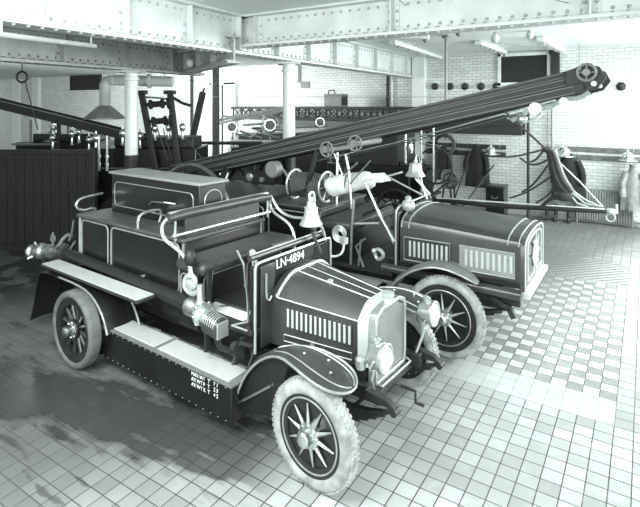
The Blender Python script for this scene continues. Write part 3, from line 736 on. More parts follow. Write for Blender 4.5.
    M().tube([(-.95, .22, 1.598), (-.95, 1.38, 1.598)], .01, 6).build('roll_line', K['bead'], r)
    M().box((-.865, .27, .74), (-.85, .46, 1.5)).build('side_panel', K['paint2'], sc, bevel=.004)
    M().tube([(-.84, .33, 1.42), (-.84, .33, 1.2), (-.83, .36, 1.16), (-.83, .39, 1.2)], .012, 6, smooth=1).build('bracket_hook', K['steel'], sc)
    npl = M().box((-.868, .46, 1.41), (-.855, 1.1, 1.528)).build('registration_plate', K['board'], r, bevel=.004)
    lettering('lettering', 'LN\u00b74894', .125, K['letter'], npl, (-.853, .48, 1.422), (0, 1, 0), (0, 0, 1), .002, spacing=1.0)
    # bell
    bo = (-.9, 1.1, 1.62)
    bl = M().lathe([(.12, 0), (.125, .012), (.112, .035), (.088, .065), (.075, .12), (.068, .175), (.075, .18), (.075, .195), (.05, .2), (.045, .24), (.05, .245), (.03, .26), (.022, .265), (.022, .3)], (bo[0], bo[1], bo[2] + .1), n=32).build('bell', K['nickel'], r)
    M().tube([(bo[0], bo[1] - .015, 1.98), (bo[0], bo[1] - .035, 2.01), (bo[0], bo[1] - .025, 2.06), (bo[0], bo[1] + .01, 2.075), (bo[0], bo[1] + .05, 2.05), (bo[0], bo[1] + .055, 1.98), (bo[0], bo[1] + .06, 1.88), (bo[0], bo[1] + .13, 1.78), (bo[0], bo[1] + .15, 1.7), (bo[0], bo[1] + .22, 1.62), (bo[0], bo[1] + .26, 1.5)], .016, 8, smooth=1).build('bell_bracket', K['nickel'], bl)
    M().tube([(bo[0], bo[1], 1.74), (bo[0] + .02, bo[1], 1.67)], .022, 8).tube([(bo[0] + .03, bo[1] - .02, 1.66), (bo[0] + .08, bo[1] + .06, 1.42)], .02, 8).build('clapper_strap', K['leather'], bl)
    M().tube([(-.88, 1.4, 1.32), (-.84, 1.5, 1.3), (-.8, 1.56, 1.34), (-.8, 1.58, 1.44)], .014, 6, smooth=1).box((-.83, 1.55, 1.43), (-.77, 1.62, 1.5)).build('lamp_bracket', K['nickel'], r)
    # bonnet
    def sec(u, hw, zs, zt, zb=.74, c=.87):
        P = [(u, c - hw, zb), (u, c - hw, zs)]
        for k in range(1, 6):
            a = k / 6; P.append((u, c - hw + hw * .62 * a, zs + (zt - zs) * math.sin(a * PI / 2)))
        P += [(u, c - hw * .36, zt), (u, c + hw * .36, zt)]
        for k in range(5, 0, -1):
            a = k / 6; P.append((u, c + hw - hw * .62 * a, zs + (zt - zs) * math.sin(a * PI / 2)))
        return P + [(u, c + hw, zs), (u, c + hw, zb)]
    M().loft([sec(-.86, .46, 1.19, 1.37), sec(-.78, .455, 1.19, 1.365), sec(.03, .32, 1.12, 1.255), sec(.1, .305, 1.11, 1.245)]).build('bonnet', K['paint2'], r)
    M().tube([p for p in sec(-.78, .46, 1.195, 1.372)[1:-1]], .016, 8).build('bonnet_band', K['nickel'], r)
    M().loft([sec(.03, .325, 1.128, 1.262), sec(.12, .305, 1.112, 1.248)]).build('front_band', K['lino'], r)
    hl = M()
    for sg in (-1, 1):
        hl.tube([(-.78, .87 + sg * .165, 1.368), (.05, .87 + sg * .11, 1.258)], .007, 6)
        hl.tube([(-.78, .87 + sg * .458, 1.19), (.05, .87 + sg * .318, 1.122)], .007, 6)
    hl.tube([(-.78, .87, 1.37), (.05, .87, 1.26)], .004, 6)
    hl.build('bonnet_hinges', K['bead'], r)
    M().box((-.42, .73, 1.31), (-.38, .76, 1.345)).build('bonnet_catch', K['nickel'], r)
    for sg in (-1, 1):
        def sd(u, off=0): return .87 + sg * (.455 - (u + .78) * .156 + off)
        pn = M().loft([[(-.7, sd(-.7, .004), .93), (-.7, sd(-.7, .004), 1.12), (-.7, sd(-.7, -.02), 1.12), (-.7, sd(-.7, -.02), .93)], [(-.02, sd(-.02, .004), .9), (-.02, sd(-.02, .004), 1.08), (-.02, sd(-.02, -.02), 1.08), (-.02, sd(-.02, -.02), .9)]]).build('louvre_panel', K['paint2'], r)
        lv = M()
        for k in range(14):
            u = -.67 + k * .0475; zb, zt = .935 - .028 * k / 13, 1.105 - .035 * k / 13
            lv.loft([[(u - .006, sd(u, .0), zb), (u + .014, sd(u, .02), zb + .01), (u + .02, sd(u, .0), zb)], [(u - .006, sd(u, .0), zt), (u + .014, sd(u, .02), zt - .01), (u + .02, sd(u, .0), zt)]])
        lv.build('louvres', K['white'], pn)
        M().tube([(-.7, sd(-.7, .006), .86), (-.7, sd(-.7, .006), .8), (-.02, sd(-.02, .006), .78), (-.02, sd(-.02, .006), .84), (-.7, sd(-.7, .006), .86)], .006, 6).lathe([(.02, 0), (.02, .02)], (-.4, sd(-.4, .0), .83), (0, sg, 0), 10).build('side_line', K['bead'], pn)
    # radiator
    def rad(u, hw, zt, zb=.56):
        return [(u, .87 - hw, zb), (u, .87 - hw, zt - .1), (u, .87 - hw + .02, zt - .045), (u, .87 - hw * .55, zt), (u, .87 + hw * .55, zt), (u, .87 + hw - .02, zt - .045), (u, .87 + hw, zt - .1), (u, .87 + hw, zb)]
    o1, i1 = rad(.11, .285, 1.235), rad(.19, .285, 1.235); o2 = rad(.19, .258, 1.2, .61)
    rs = M(); n = 8
    rs.add(o1 + i1 + o2 + rad(.13, .258, 1.2, .61), [(k, (k + 1) % n, 8 + (k + 1) % n, 8 + k) for k in range(n)] + [(8 + k, 8 + (k + 1) % n, 16 + (k + 1) % n, 16 + k) for k in range(n)] + [(16 + k, 16 + (k + 1) % n, 24 + (k + 1) % n, 24 + k) for k in range(n)] + [tuple(range(8))])
    rs.build('radiator_shell', K['shell'], r, bevel=.008)
    M().prism([(.115, .61), (.135, .61), (.135, 1.195), (.115, 1.195)], .62, 1.12).build('radiator_core', K['iron'], r)
    fn = M()
    for k in range(26):
        v = .62 + k * .02; fn.box((.13, v - .005, .615), (.165, v + .005, 1.195 if 6 < k < 19 else 1.195 - .009 * (7 - min(k, 25 - k))))
    fn.build('radiator_fins', K['fin'], r)
    M().lathe([(.05, 0), (.05, .03), (.04, .035), (.055, .045), (.055, .075), (.03, .085), (.001, .09)], (.15, .87, 1.232), n=20).build('filler_cap', K['nickel'], r)
    M().box((.05, .5, .5), (.22, 1.24, .57)).build('radiator_bed', K['under'], r, bevel=.01)
    M().tube([(.2, .6, .62), (.24, .6, .6), (.24, 1.14, .6), (.2, 1.14, .62)], .01, 6).build('front_rod', K['nickel'], r)
    # headlamps
    for v, nm in ((.37, 'near headlamp'), (1.32, 'far headlamp')):
        L = M().lathe([(.03, -.12), (.075, -.1), (.1, -.05), (.105, .0), (.118, .02), (.118, .05), (.105, .055), (.09, .04)], (.36, v, .98 if v < 1 else 1.02), (1, 0, .04), 28).lathe([(.03, 0), (.03, .03), (.042, .035), (.015, .055)], (.32, v, 1.08 if v < 1 else 1.12), n=12).build('headlamp', K['shell'], r)
        M().lathe([(.097, 0), (.085, .02), (.045, .032), (.001, .036)], (.39, v, .981 if v < 1 else 1.021), (1, 0, .04), 24).build('lens', K['glass'], L)
        M().lathe([(.035, 0), (.045, .03), (.045, .08), (.03, .1)], (.22, v - .08 if v < 1 else v + .08, .88), n=12).tube([(.3, v, .87), (.28, v - .01, .78), (.24, .47 if v < 1 else 1.25, .62)], .014, 8).tube([(.36, v - .12, .99), (.32, v - .13, .92), (.3, v, .85), (.32, v + .13, .92), (.36, v + .12, .99)], .01, 8, smooth=1).build('lamp_fork', K['shell'], L)
    # steering arm on the far wheel
    M().tube([(.1, 1.24, .5), (.14, 1.5, .5), (.06, 1.66, .46)], .02, 8).ball((.14, 1.5, .5), .035, 8).build('steering_arm', K['iron'], r)
near_engine()
# ------------------------------------------------------------------ second engine (carries the wheeled escape)
def second_engine():
    r = thing('escape_tender', 'second engine behind, long louvred bonnet and rope reel, under the long ladder', 'fire engine', F2, (-2, .83, 0))
    mv = lambda v: 1.66 - v
    ch = M()
    for v in (.42, 1.24): ch.box((-5.0, v - .045, .62), (.62, v + .045, .78))
    for u in (-4.6, -3.6, -2.6, -1.6, -.6, .3): ch.box((u - .04, .42, .64), (u + .04, 1.24, .74))
    ch.build('chassis_frame', K['under'], r, bevel=.008)
    M().box((-.7, .5, .5), (.4, 1.16, .82)).box((-2.4, .7, .5), (-.7, .96, .74)).build('engine_block', K['under'], r, bevel=.02)
    M().tube([(-.15, .03, .48), (-.15, .3, .42), (-.15, 1.36, .42), (-.15, 1.63, .48)], .036).build('front_axle', K['under'], r)
    M().tube([(-3.6, .1, .48), (-3.6, 1.56, .48)], .06).build('rear_axle', K['under'], r)
    for v in (.34, 1.32):
        s = M()
        for k in range(5):
            l = .52 - .09 * k; z0 = .5 - .022 * k
            s.loft([[(x, v - .03, z0 + .1 * (x / .52) ** 2 - .01), (x, v + .03, z0 + .1 * (x / .52) ** 2 - .01), (x, v + .03, z0 + .1 * (x / .52) ** 2 + .01), (x, v - .03, z0 + .1 * (x / .52) ** 2 + .01)] for x in [-l + 2 * l * q / 8 for q in range(9)]])
        s.build('front_spring', K['under'], r)
        M().bar((.5, v, .62), (.56, v, .5), .06, .06).bar((.3, v, .7), (.52, v, .6), .05, .05).build('spring_hanger', K['under'], r)
    wheel_proto(.48, .13, 10, r, (-.15, .0, .48), -.03)
    wheel_proto(.48, .13, 10, r, (-.15, 1.66, .48), PI)
    wheel_proto(.47, .18, 12, r, (-3.6, .02, .47), 0, 'spoke', 'tyre_d')
    wheel_proto(.47, .18, 12, r, (-3.6, 1.64, .47), PI, 'spoke', 'tyre_d')
    for near in (1, 0):
        f = (lambda v: v) if near else mv
        cv = f(.05)
        path = [(-1.0, .4), (-.9, .6), (-.75, .82), (-.55, .97), (-.4, 1.04), (-.25, 1.075), (-.1, 1.07), (.05, 1.03), (.16, .975), (.22, .93)]
        wd = [.14, .15, .16, .16, .16, .155, .15, .13, .09, .04]
        g = M().strip([(u, z, cv - h, cv + h) for (u, z), h in zip(path, wd)], .014).build('front_mudguard', K['iron'], r)
        M().tube([(u, cv - h, z) for (u, z), h in zip(path, wd)] + [(u, cv + h, z) for (u, z), h in list(zip(path, wd))[::-1]], .011, 8, smooth=1).build('edge_bead', K['bead'], g)
        sb = M().box((-3.0, min(f(-.05), f(.3)), .3), (-1.05, max(f(-.05), f(.3)), .62)).build('step_box', K['paint'], r, bevel=.01)
        M().box((-2.95, min(f(-.02), f(.27)), .62), (-1.1, max(f(-.02), f(.27)), .632)).build('step_pad', K['lino'], sb)
        rp = [(-4.3, .5), (-4.18, .75), (-3.95, .95), (-3.6, 1.02), (-3.25, .95), (-3.05, .75)]
        M().strip([(u, z, f(-.1) if near else f(.2), f(.2) if near else f(-.1)) for u, z in rp], .014).build('rear_mudguard', K['paint'], r)
    # bonnet: boxy sides and low arched top
    def sec(u, zt, zs=1.37, hw=.62, zb=.97, c=.825):
        P = [(u, c - hw, zb), (u, c - hw, zs)]
        for k in range(1, 12):
            a = PI - PI * k / 12; P.append((u, c + hw * math.cos(a), zs + (zt - zs) * math.sin(a) ** .7))
        return P + [(u, c + hw, zs), (u, c + hw, zb)]
    bn = M().loft([sec(-.82, 1.62, 1.42), sec(-.2, 1.58, 1.405), sec(.66, 1.50, 1.375)]).build('bonnet', K['paint2'], r)
    for u, zt, zs in ((-.8, 1.622, 1.42), (-.7, 1.616, 1.417), (.52, 1.518, 1.382), (.64, 1.507, 1.378)):
        M().tube(sec(u, zt, zs, .625)[1:-1], .008, 6).build('coach_line', K['bead'], bn)
    M().loft([[(.655, y, z) for _, y, z in sec(.66, 1.5, 1.375, .62, .86)], [(.70, .825 + (y - .825) * .98, z - .005) for _, y, z in sec(.66, 1.5, 1.375, .62, .86)]]).build('nose_panel', K['paint2'], r)
    M().tube([(.705, .825 + (y - .825) * .95, (z - .9) * .94 + .92) for _, y, z in sec(.66, 1.5, 1.375, .62, .86)], .008, 6, closed=True).tube([(.705, .825 + (y - .825) * .72, (z - .9) * .74 + .98) for _, y, z in sec(.66, 1.5, 1.375, .62, .86)], .008, 6, closed=True).build('nose_lines', K['white'], r)
    e = M().lathe([(.17, 0), (.17, .012), (.13, .02), (.05, .03), (.001, .03)], (.705, .825, 1.18), (1, 0, 0), 20)
    for k in range(8):
        a = 2 * PI * k / 8; e.bar((.72, .825, 1.18), (.72, .825 + .25 * math.cos(a), 1.18 + .25 * math.sin(a)), .03, .01, (1, 0, 0))
    e.build('nose_badge', K['nickel'], r)
    M().box((-1.0, .2, .9), (.66, 1.45, .975)).build('bonnet_sill', K['paint'], r, bevel=.01)
    for y in (.16, 1.49): M().tube([(-1.05, y, .87), (.68, y, .84)], .06, 12).build('side_rail', K['paint2'], r)
    M().box((.64, .2, .8), (.76, 1.45, .87)).build('front_beam', K['lino'], r, bevel=.01)
    for u0, u1, lm in ((-.76, -.16, 'bead'), (-.04, .6, 'white')):
        for y0, sg in ((.205, -1), (1.445, 1)):
            pz = 1.01
            p = M().box((u0, min(y0, y0 + sg * .012), pz), (u1, max(y0, y0 + sg * .012), 1.3)).build('louvre_panel', K['paint2'] if lm == 'bead' else K['roof'], r, bevel=.003)
            M().tube([(x, y0 + sg * .014, z) for x, z in ((u0, pz), (u1, pz), (u1, 1.3), (u0, 1.3))], .008, 6, closed=True).build('panel_line', K['bead'], p)
            lv = M(); n = 9
            for k in range(n):
                u = u0 + .07 + (u1 - u0 - .12) * k / (n - 1)
                lv.loft([[(u - .008, y0 + sg * .01, 1.06), (u + .018, y0 + sg * .04, 1.07), (u + .024, y0 + sg * .01, 1.06)], [(u - .008, y0 + sg * .01, 1.26), (u + .018, y0 + sg * .04, 1.25), (u + .024, y0 + sg * .01, 1.26)]])
            lv.build('louvres', K['white'], p)
    # open cab
    M().box((-.92, .2, .8), (-.84, 1.45, 1.6)).build('dashboard', K['paint'], r, bevel=.012)
    M().tube([(-.88, .2, .85), (-.88, .2, 1.62), (-.88, .3, 1.66), (-.88, 1.36, 1.66), (-.88, 1.45, 1.62), (-.88, 1.45, .85)], .016, 8).build('dash_rail', K['bead'], r)
    M().box((-2.0, .12, .78), (-.9, 1.54, .84)).build('footplate', K['under'], r)
    M().box((-2.0, .15, .84), (-1.55, 1.5, 1.25)).build('seat_box', K['paint'], r, bevel=.012)
    M().box((-2.02, .12, 1.25), (-1.5, 1.54, 1.4)).build('seat_cushion', K['leather'], r, bevel=.05)
    M().tube([(-1.02, .5, 1.05), (-1.3, .5, 1.55)], .022, 10).build('steering_column', K['brass'], r)
    c, ax = Vector((-1.3, .5, 1.55)), Vector((-.28, 0, .5)).normalized(); e1 = Vector((0, 1, 0)); e2 = ax.cross(e1)
    sw = M().tube([c + (e1 * math.cos(a) + e2 * math.sin(a)) * .22 for a in [2 * PI * k / 32 for k in range(32)]], .015, 8, closed=True)
    for k in range(4):
        a = PI / 4 + PI / 2 * k; sw.tube([c, c + (e1 * math.cos(a) + e2 * math.sin(a)) * .22], .01, 6)
    sw.build('steering_wheel', K['rubber'], r)
    # bell on its standard at the far side
    bc = onv(426, 172, 1.3); bu = -1.05; b0 = (bu, 1.28, 1.93)
    bl = M().lathe([(.145, 0), (.15, .012), (.13, .04), (.105, .08), (.09, .15), (.08, .19), (.04, .205), (.028, .21), (.028, .25)], b0, n=30).build('bell', K['nickel'], r)
    M().tube([(-.88, 1.3, 1.6), (-.95, 1.28, 1.8), (bu, 1.28, 1.9)], .022, 8).tube([(bu, 1.28, 2.16), (bu, 1.3, 2.24), (bu - .02, 1.38, 2.26), (bu - .02, 1.5, 2.16), (bu, 1.5, 1.8), (-.9, 1.45, 1.6)], .014, 8, smooth=2).build('bell_standard', K['dbrass'], bl)
    M().tube([(bu, 1.28, 1.98), (bu + .04, 1.3, 1.88), (bu + .13, 1.34, 1.74), (bu + .2, 1.36, 1.66)], .018, 8).build('clapper_strap', K['canvas'], bl)
    # hose / rope reel
    rc = (-2.42, .5, 1.78)
    rr = M().lathe([(.06, -.4), (.06, .4)], rc, (1, 0, 0), 12).build('rope_reel', K['under'], r)
    dr = M()
    for k in range(13): dr.lathe([(.165, -.022), (.185, -.012), (.19, 0), (.185, .012), (.165, .022)], (rc[0] - .25 + .0417 * k, rc[1], rc[2]), (1, 0, 0), 24)
    dr.build('rope_coil', K['rope'], rr)
    for du in (-.29, .29):
        fg = M().tube(ring((rc[0] + du, rc[1], rc[2]), .225, 'x', 32), .016, 8, closed=True).tube(ring((rc[0] + du, rc[1], rc[2]), .21, 'x', 32), .009, 6, closed=True)
        for k in range(6):
            a = 2 * PI * k / 6; fg.tube([(rc[0] + du, rc[1], rc[2]), (rc[0] + du, rc[1] + .225 * math.cos(a), rc[2] + .225 * math.sin(a))], .009, 6)
        fg.build('reel_flange', K['nickel'], rr)
    M().bar((-2.8, .5, 1.45), (-2.8, .5, 1.8), .05, .03).bar((-2.05, .5, 1.45), (-2.05, .5, 1.8), .05, .03).build('reel_stand', K['under'], rr)
    # body behind the seat
    M().box((-5.0, .16, .82), (-2.02, 1.5, 1.5)).build('body', K['paint'], r, bevel=.02)
    M().box((-5.02, .14, 1.5), (-2.0, 1.52, 1.535)).build('deck', K['bench'], r, bevel=.008)
    for u0, u1 in ((-4.9, -4.0), (-3.9, -3.05), (-2.95, -2.1)):
        for y, sg in ((.16, -1), (1.5, 1)):
            d = M().prism(rrect(u0, u1, .9, 1.44, .07), min(y, y + sg * .012), max(y, y + sg * .012)).build('locker_door', K['paint'], r)
            M().tube([(x, y + sg * .016, z) for x, z in rrect(u0, u1, .9, 1.44, .07)], .01, 6, closed=True).build('edge_bead', K['bead'], d)
    # near-side fittings: coil horn, levers, hand lamp, stays
    hc = (-1.66, .1, 1.24); pts = []
    for k in range(40):
        a = 2 * PI * k / 14; q = .035 + .0021 * k; pts.append((hc[0] + q * math.cos(a), hc[1] - .0 - .0006 * k, hc[2] + q * math.sin(a)))
    M().tube(pts, .018, 8).build('coil_horn', K['nickel'], r)
    M().tube([(-1.5, .1, .84), (-1.48, .1, 1.35), (-1.46, .12, 1.72)], .02, 8).tube([(-1.38, .1, .84), (-1.34, .1, 1.2)], .016, 8).tube([(-1.3, .1, .84), (-1.42, .1, 1.1), (-1.28, .1, 1.22)], .016, 8).build('hand_levers', K['dbrass'], r)
    M().tube([(-1.12, .12, .98), (-1.16, .12, 1.08), (-1.06, .1, 1.12), (-1.0, .1, 1.04), (-1.06, .1, .98)], .025, 8, closed=True, smooth=1).ball((-1.15, .1, 1.08), .035, 10).build('side_lamp_ring', K['nickel'], r)
    M().tube([(-1.34, .22, 1.95), (-1.12, .2, 1.55), (-.9, .19, 1.22)], .018, 8).build('hood_stay', K['nickel'], r)
    M().tube([(-1.34, .22, 1.95), (-1.34, 1.45, 1.95)], .016, 8).tube([(-1.34, .9, 1.95), (-.88, 1.2, 1.66)], .014, 8).tube([(-1.5, .15, 1.38), (-1.1, .15, 1.44)], .016, 8).build('hood_frame', K['bead'], r)
    L = M().ball((-.8, .42, 1.66), .085, 14, (1.1, .9, 1)).lathe([(.03, 0), (.05, .03), (.02, .06)], (-.8, .42, 1.73), n=10).build('dash_lamp', K['nickel'], r)
    M().bar((-.86, .42, 1.58), (-.8, .42, 1.6), .03, .03).build('lamp_bracket', K['under'], L)
    # rolled white canvas hood
    cx = M(); rings = []
    p0, p1 = Vector((-2.0, .42, 1.88)), Vector((-1.28, .4, 2.04))
    for i in range(11):
        f = i / 10; q = p0.lerp(p1, f) + Vector((0, .25 * f, 0)); rg = []
        for k in range(20):
            a = 2 * PI * k / 20; rr_ = (.135 - .03 * abs(f - .4)) * (1 + .07 * math.sin(3 * a + 5 * f) + .04 * math.sin(9 * f + a))
            rg.append((q.x + .3 * rr_ * math.cos(a), q.y + rr_ * math.cos(a), q.z + rr_ * math.sin(a) * 1.0))
        rings.append(rg)
    return r
second_engine()

def canvas_roll():
    rings = []; p0, p1 = Vector((-2.0, .36, 1.81)), Vector((-1.42, .56, 1.95))
    for i in range(13):
        f = i / 12; q = p0.lerp(p1, f); rg = []
        for k in range(24):
            a = 2 * PI * k / 24; q_ = .145 * (1 - .2 * f) * (1 + .06 * math.sin(3 * a + 6 * f) + .05 * math.sin(11 * f + 2 * a))
            if i in (0, 12): q_ *= .8
            rg.append((q.x - .05 * math.sin(a), q.y + q_ * math.cos(a), q.z + q_ * math.sin(a)))
        rings.append(rg)
    r = thing('canvas_roll', 'rolled white canvas lying beside the rope reel on the second engine', 'canvas', F2, (-1.6, .5, 1.7))
    M().loft(rings).build('canvas_sheet', K['canvas'], r)
    M().tube([(-1.72, .46 + .142 * math.cos(a), 1.88 + .142 * math.sin(a)) for a in [2 * PI * k / 20 for k in range(20)]], .008, 6, closed=True).build('tie_cord', K['rope'], r)
    f = []
    for i in range(9):
        t = i / 8; f.append([(-1.52 + .2 * t, .48 + .3 * t, 2.02 + .0 * t), (-1.46 + .26 * t, .42 + .3 * t, 1.9 + .03 * t + .02 * math.sin(7 * t)), (-1.45 + .26 * t, .43 + .3 * t, 1.89 + .03 * t), (-1.51 + .2 * t, .5 + .3 * t, 2.0 + .0 * t)])
    M().loft(f).build('loose_flap', K['canvas'], r)
canvas_roll()

def wheeled_escape():
    r = thing('wheeled_escape', 'long dark wheeled escape ladder slanting up to the right over the second engine', 'ladder', F2, (-4.45, .85, .27))
    s = .2275                                         # slope of the ladder
    nz = Vector((-s, 0, 1)).normalized()
    def pt(u, v, h): return Vector((u, v, 1.36 + (u + 6.5) * s)) + nz * h * .98
    secs = ((-6.3, 1.30, .40, 1.30, .0, .115, .07), (-6.0, 1.36, .48, 1.22, .115, .1, .06), (-5.6, 1.22, .55, 1.15, .215, .085, .05))
    for i, (u0, u1, v0, v1, h, d, w) in enumerate(secs):
        sec = M().bar(pt(u0, v0, h + d / 2), pt(u1, v0, h + d / 2), w, d, nz).build('ladder_section', K['wood'], r, bevel=.008)
        M().bar(pt(u0, v1, h + d / 2), pt(u1, v1, h + d / 2), w, d, nz).build('far_stringer', K['wood'], sec, bevel=.008)
        M().tube([pt(u0 + .1, v0 - w / 2, h + d * .2), pt(u1 - .1, v0 - w / 2, h + d * .2)], .006, 6).tube([pt(u0 + .1, v0 - w / 2, h + d * .85), pt(u1 - .1, v0 - w / 2, h + d * .85)], .006, 6).build('edge_line', K['iron'], sec)
        rg = M(); u = u0 + .2
        while u < u1 - .1: rg.tube([pt(u, v0, h + d / 2), pt(u, v1, h + d / 2)], .02, 8); u += .3
        rg.build('rungs', K['wood'], sec)
    # head: cheeks, guide wheels, rollers
    for v in (.42, 1.28):
        hd = M().prism([(x, z) for x, z in ((1.1, pt(1.1, 0, 0).z), (1.42, pt(1.42, 0, .02).z), (1.5, pt(1.5, 0, .12).z), (1.44, pt(1.44, 0, .26).z), (1.3, pt(1.3, 0, .34).z), (1.1, pt(1.1, 0, .3).z))], v - .02, v + .02).build('head_cheek', K['wood'], r, bevel=.006)
        c = pt(1.36, v - .05 if v < 1 else v + .05, .22)
        M().tube(ring(c, .09, 'y', 28), .016, 8, closed=True).tube([c + Vector((.08, 0, 0)), c - Vector((.08, 0, 0))], .01).tube([c + Vector((0, 0, .08)), c - Vector((0, 0, .08))], .01).lathe([(.04, -.04), (.04, .04)], c, (0, 1, 0), 12).build('guide_wheel', K['iron'], hd)
    M().tube([pt(1.4, .38, .08), pt(1.4, 1.32, .08)], .03, 10).tube([pt(1.3, .38, .28), pt(1.3, 1.32, .28)], .02, 8).build('head_roller', K['steel'], r)
    fit = M().lathe([(.07, -.04), (.07, .04)], pt(.78, .36, -.06), (0, 1, 0), 18).tube([pt(.5, .36, -.14), pt(.62, .36, -.12), pt(.7, .36, -.05), pt(.9, .36, -.08), pt(1.1, .36, -.02), pt(1.24, .36, -.05), pt(1.34, .36, .0)], .03, 8, smooth=1)
    fit.lathe([(.05, -.03), (.05, .03)], pt(1.08, .36, -.05), (0, 1, 0), 16).ball(pt(.62, .34, -.15), .06, 10)
    fit.build('head_pulley', K['dbrass'], r)
    M().tube([pt(.45, .38, -.1), pt(.6, .38, -.2), pt(.8, .38, -.17), pt(.86, .38, -.06)], .014, 8, smooth=1).build('head_guard', K['steel'], r)
    M().bar(pt(.45, .36, -.02), Vector((.9, .36, 2.5)), .022, .022).ball(pt(.62, .36, -.13), .035, 8).build('prop_pole', K['under'], r)
    # long stay rods beneath
    M().tube([pt(-2.3, .36, -.16), pt(-1.0, .36, -.13), pt(1.0, .36, -.01)], .011, 6).build('stay_rod', K['steel'], r)
    M().tube([pt(-2.3, 1.34, -.16), pt(-1.0, 1.34, -.13), pt(1.0, 1.34, -.01)], .011, 6).build('stay_rod', K['steel'], r)
    # carriage: large wheels, axle, frame
    for y, nm in ((-.0, 'near'), (1.7, 'far')):
        w = M().lathe([(.09, -.06), (.09, .06), (.05, .09), (.001, .1)], axis=(0, 1, 0), n=18).build('carriage_wheel', K['paint'], r, loc=(-4.45, y, 1.15))
        M().lathe([(.85, -.03), (.88, -.035), (.88, .035), (.85, .03)], axis=(0, 1, 0), n=64, closed=True).build('iron_tyre', K['dbrass'], w)
        M().lathe([(.79, -.035), (.85, -.035), (.85, .035), (.79, .035)], axis=(0, 1, 0), n=64, closed=True).build('felloe', K['paint'], w)
        sp = M().loft([[(.08, .018, .02), (.08, -.018, .02), (.08, -.018, -.02), (.08, .018, -.02)], [(.8, .014, .015), (.8, -.014, .015), (.8, -.014, -.015), (.8, .014, -.015)]]).build('spoke', K['paint'], w)
        for k in range(1, 14): kid(sp, w, (0, 0, 0), (0, 2 * PI * k / 14, 0))
    M().tube([(-4.45, -.02, 1.15), (-4.45, 1.72, 1.15)], .045, 10).build('carriage_axle', K['under'], r)
    cf = M()
    for v in (.34, 1.36):
        cf.bar((-4.45, v, 1.15), pt(-4.0, v, .02), .07, .07); cf.bar((-4.45, v, 1.15), pt(-5.3, v, .02), .07, .07); cf.bar((-4.45, v, 1.15), (-2.4, v, 1.72), .06, .06); cf.bar((-2.4, v, 1.72), pt(-2.2, v, .0), .05, .05)
    cf.build('carriage_frame', K['wood'], r)
    # winding gear slung below the ladder
    for u, rad in ((-2.02, .105), (-1.55, .105)):
        g = M().tube(ring((u, .32, pt(u, 0, 0).z - .02), rad, 'y', 28), .014, 8, closed=True)
        for k in range(5):
            a = 2 * PI * k / 5; g.tube([(u, .32, pt(u, 0, 0).z - .02), (u + rad * math.cos(a), .32, pt(u, 0, 0).z - .02 + rad * math.sin(a))], .01, 6)
        g.lathe([(.05, -.06), (.05, .75)], (u, .32, pt(u, 0, 0).z - .02), (0, 1, 0), 12)
        g.build('winding_wheel', K['iron'], r)
    M().tube([(-1.72, .34, 2.3), (-1.66, .32, 2.1), (-1.6, .3, 1.55)], .018, 8).tube([(-1.9, .34, 2.3), (-1.75, .32, 2.0), (-1.5, .3, 2.2)], .014, 8).tube([(-1.95, .5, 2.3), (-1.9, .4, 1.55)], .018, 8).tube([(-1.62, .3, 1.9), (-1.3, .3, 2.24)], .012, 8).build('gear_struts', K['dbrass'], r)
    bx = M().box((-3.6, .3, 1.75), (-3.0, .36, 1.95)).build('winch_plate', K['paint'], r, bevel=.01)
    M().lathe([(.07, 0), (.07, .03), (.03, .05)], (-3.45, .3, 1.85), (0, -1, 0), 16).lathe([(.04, 0), (.04, .03)], (-3.2, .3, 1.83), (0, -1, 0), 12).build('winch_boss', K['dbrass'], bx)
    M().lathe([(.11, -.08), (.13, -.06), (.13, .06), (.11, .08)], (-3.0, .34, 2.0), (0, 1, 0), 20).build('cable_drum', K['iron'], r)
wheeled_escape()

# ------------------------------------------------------------------ long trussed ladder along the back wall
def trussed_ladder():
    v0, v1 = 7.35, 7.75
    r = thing('trussed_ladder', 'long dark trussed ladder lying level along the back wall', 'ladder', F2, (-5, 7.55, 2.24))
    for v in (v0, v1):
        t = M().box((-10.4, v - .03, 2.86), (-1.2, v + .03, 2.95)).build('top_chord', K['wood'], r, bevel=.006)
        M().box((-10.4, v - .03, 2.5), (-.72, v + .03, 2.6)).build('bottom_chord', K['wood'], r, bevel=.006)
        d = M(); u = -10.3
        while u < -1.3:
            d.bar((u, v, 2.55), (u, v, 2.9), .05, .04); d.bar((u, v, 2.56), (u + .4, v, 2.9), .025, .025); d.bar((u + .4, v, 2.56), (u, v, 2.9), .025, .025); u += .4
        d.build('lattice', K['wood'], r)
        M().box((-5.0, v - .04, 2.24), (-.72, v + .04, 2.46)).build('lower_stringer', K['wood'], r, bevel=.01)
        M().box((-4.0, v - .035, 2.46), (-.72, v + .035, 2.74)).build('upper_stringer', K['wood'], r, bevel=.01)
    rg = M(); u = -10.2
    while u < -.8: rg.tube([(u, v0, 2.55), (u, v1, 2.55)], .02, 8); u += .35
    rg.build('rungs', K['wood'], r)
    M().lathe([(.1, -.03), (.1, .03)], (-.76, v0 - .05, 2.6), (0, 1, 0), 16).bar((-.8, v0, 2.3), (-.66, v0, 2.7), .05, .05).build('end_pulley', K['dbrass'], r)
    for u in (-9.4, -6.4, -3.2):
        M().bar((u, v0 - .05, 2.2), (u, WV - .01, 2.2), .06, .07).bar((u, v0 + .1, 2.2), (u, WV - .06, 1.7), .05, .05).build('wall_bracket', K['under'], r)
trussed_ladder()
o = M().tube([(-.62, 7.6, 0), (-.62, 7.6, 2.9)], .035, 10).lathe([(.12, 0), (.12, .03), (.05, .06)], (-.62, 7.6, 0), n=16).build('prop_post', K['under'], frame=F2, base=(-.62, 7.6, 0))
tag(o, 'slim dark upright post at the right end of the wall ladder', 'post')

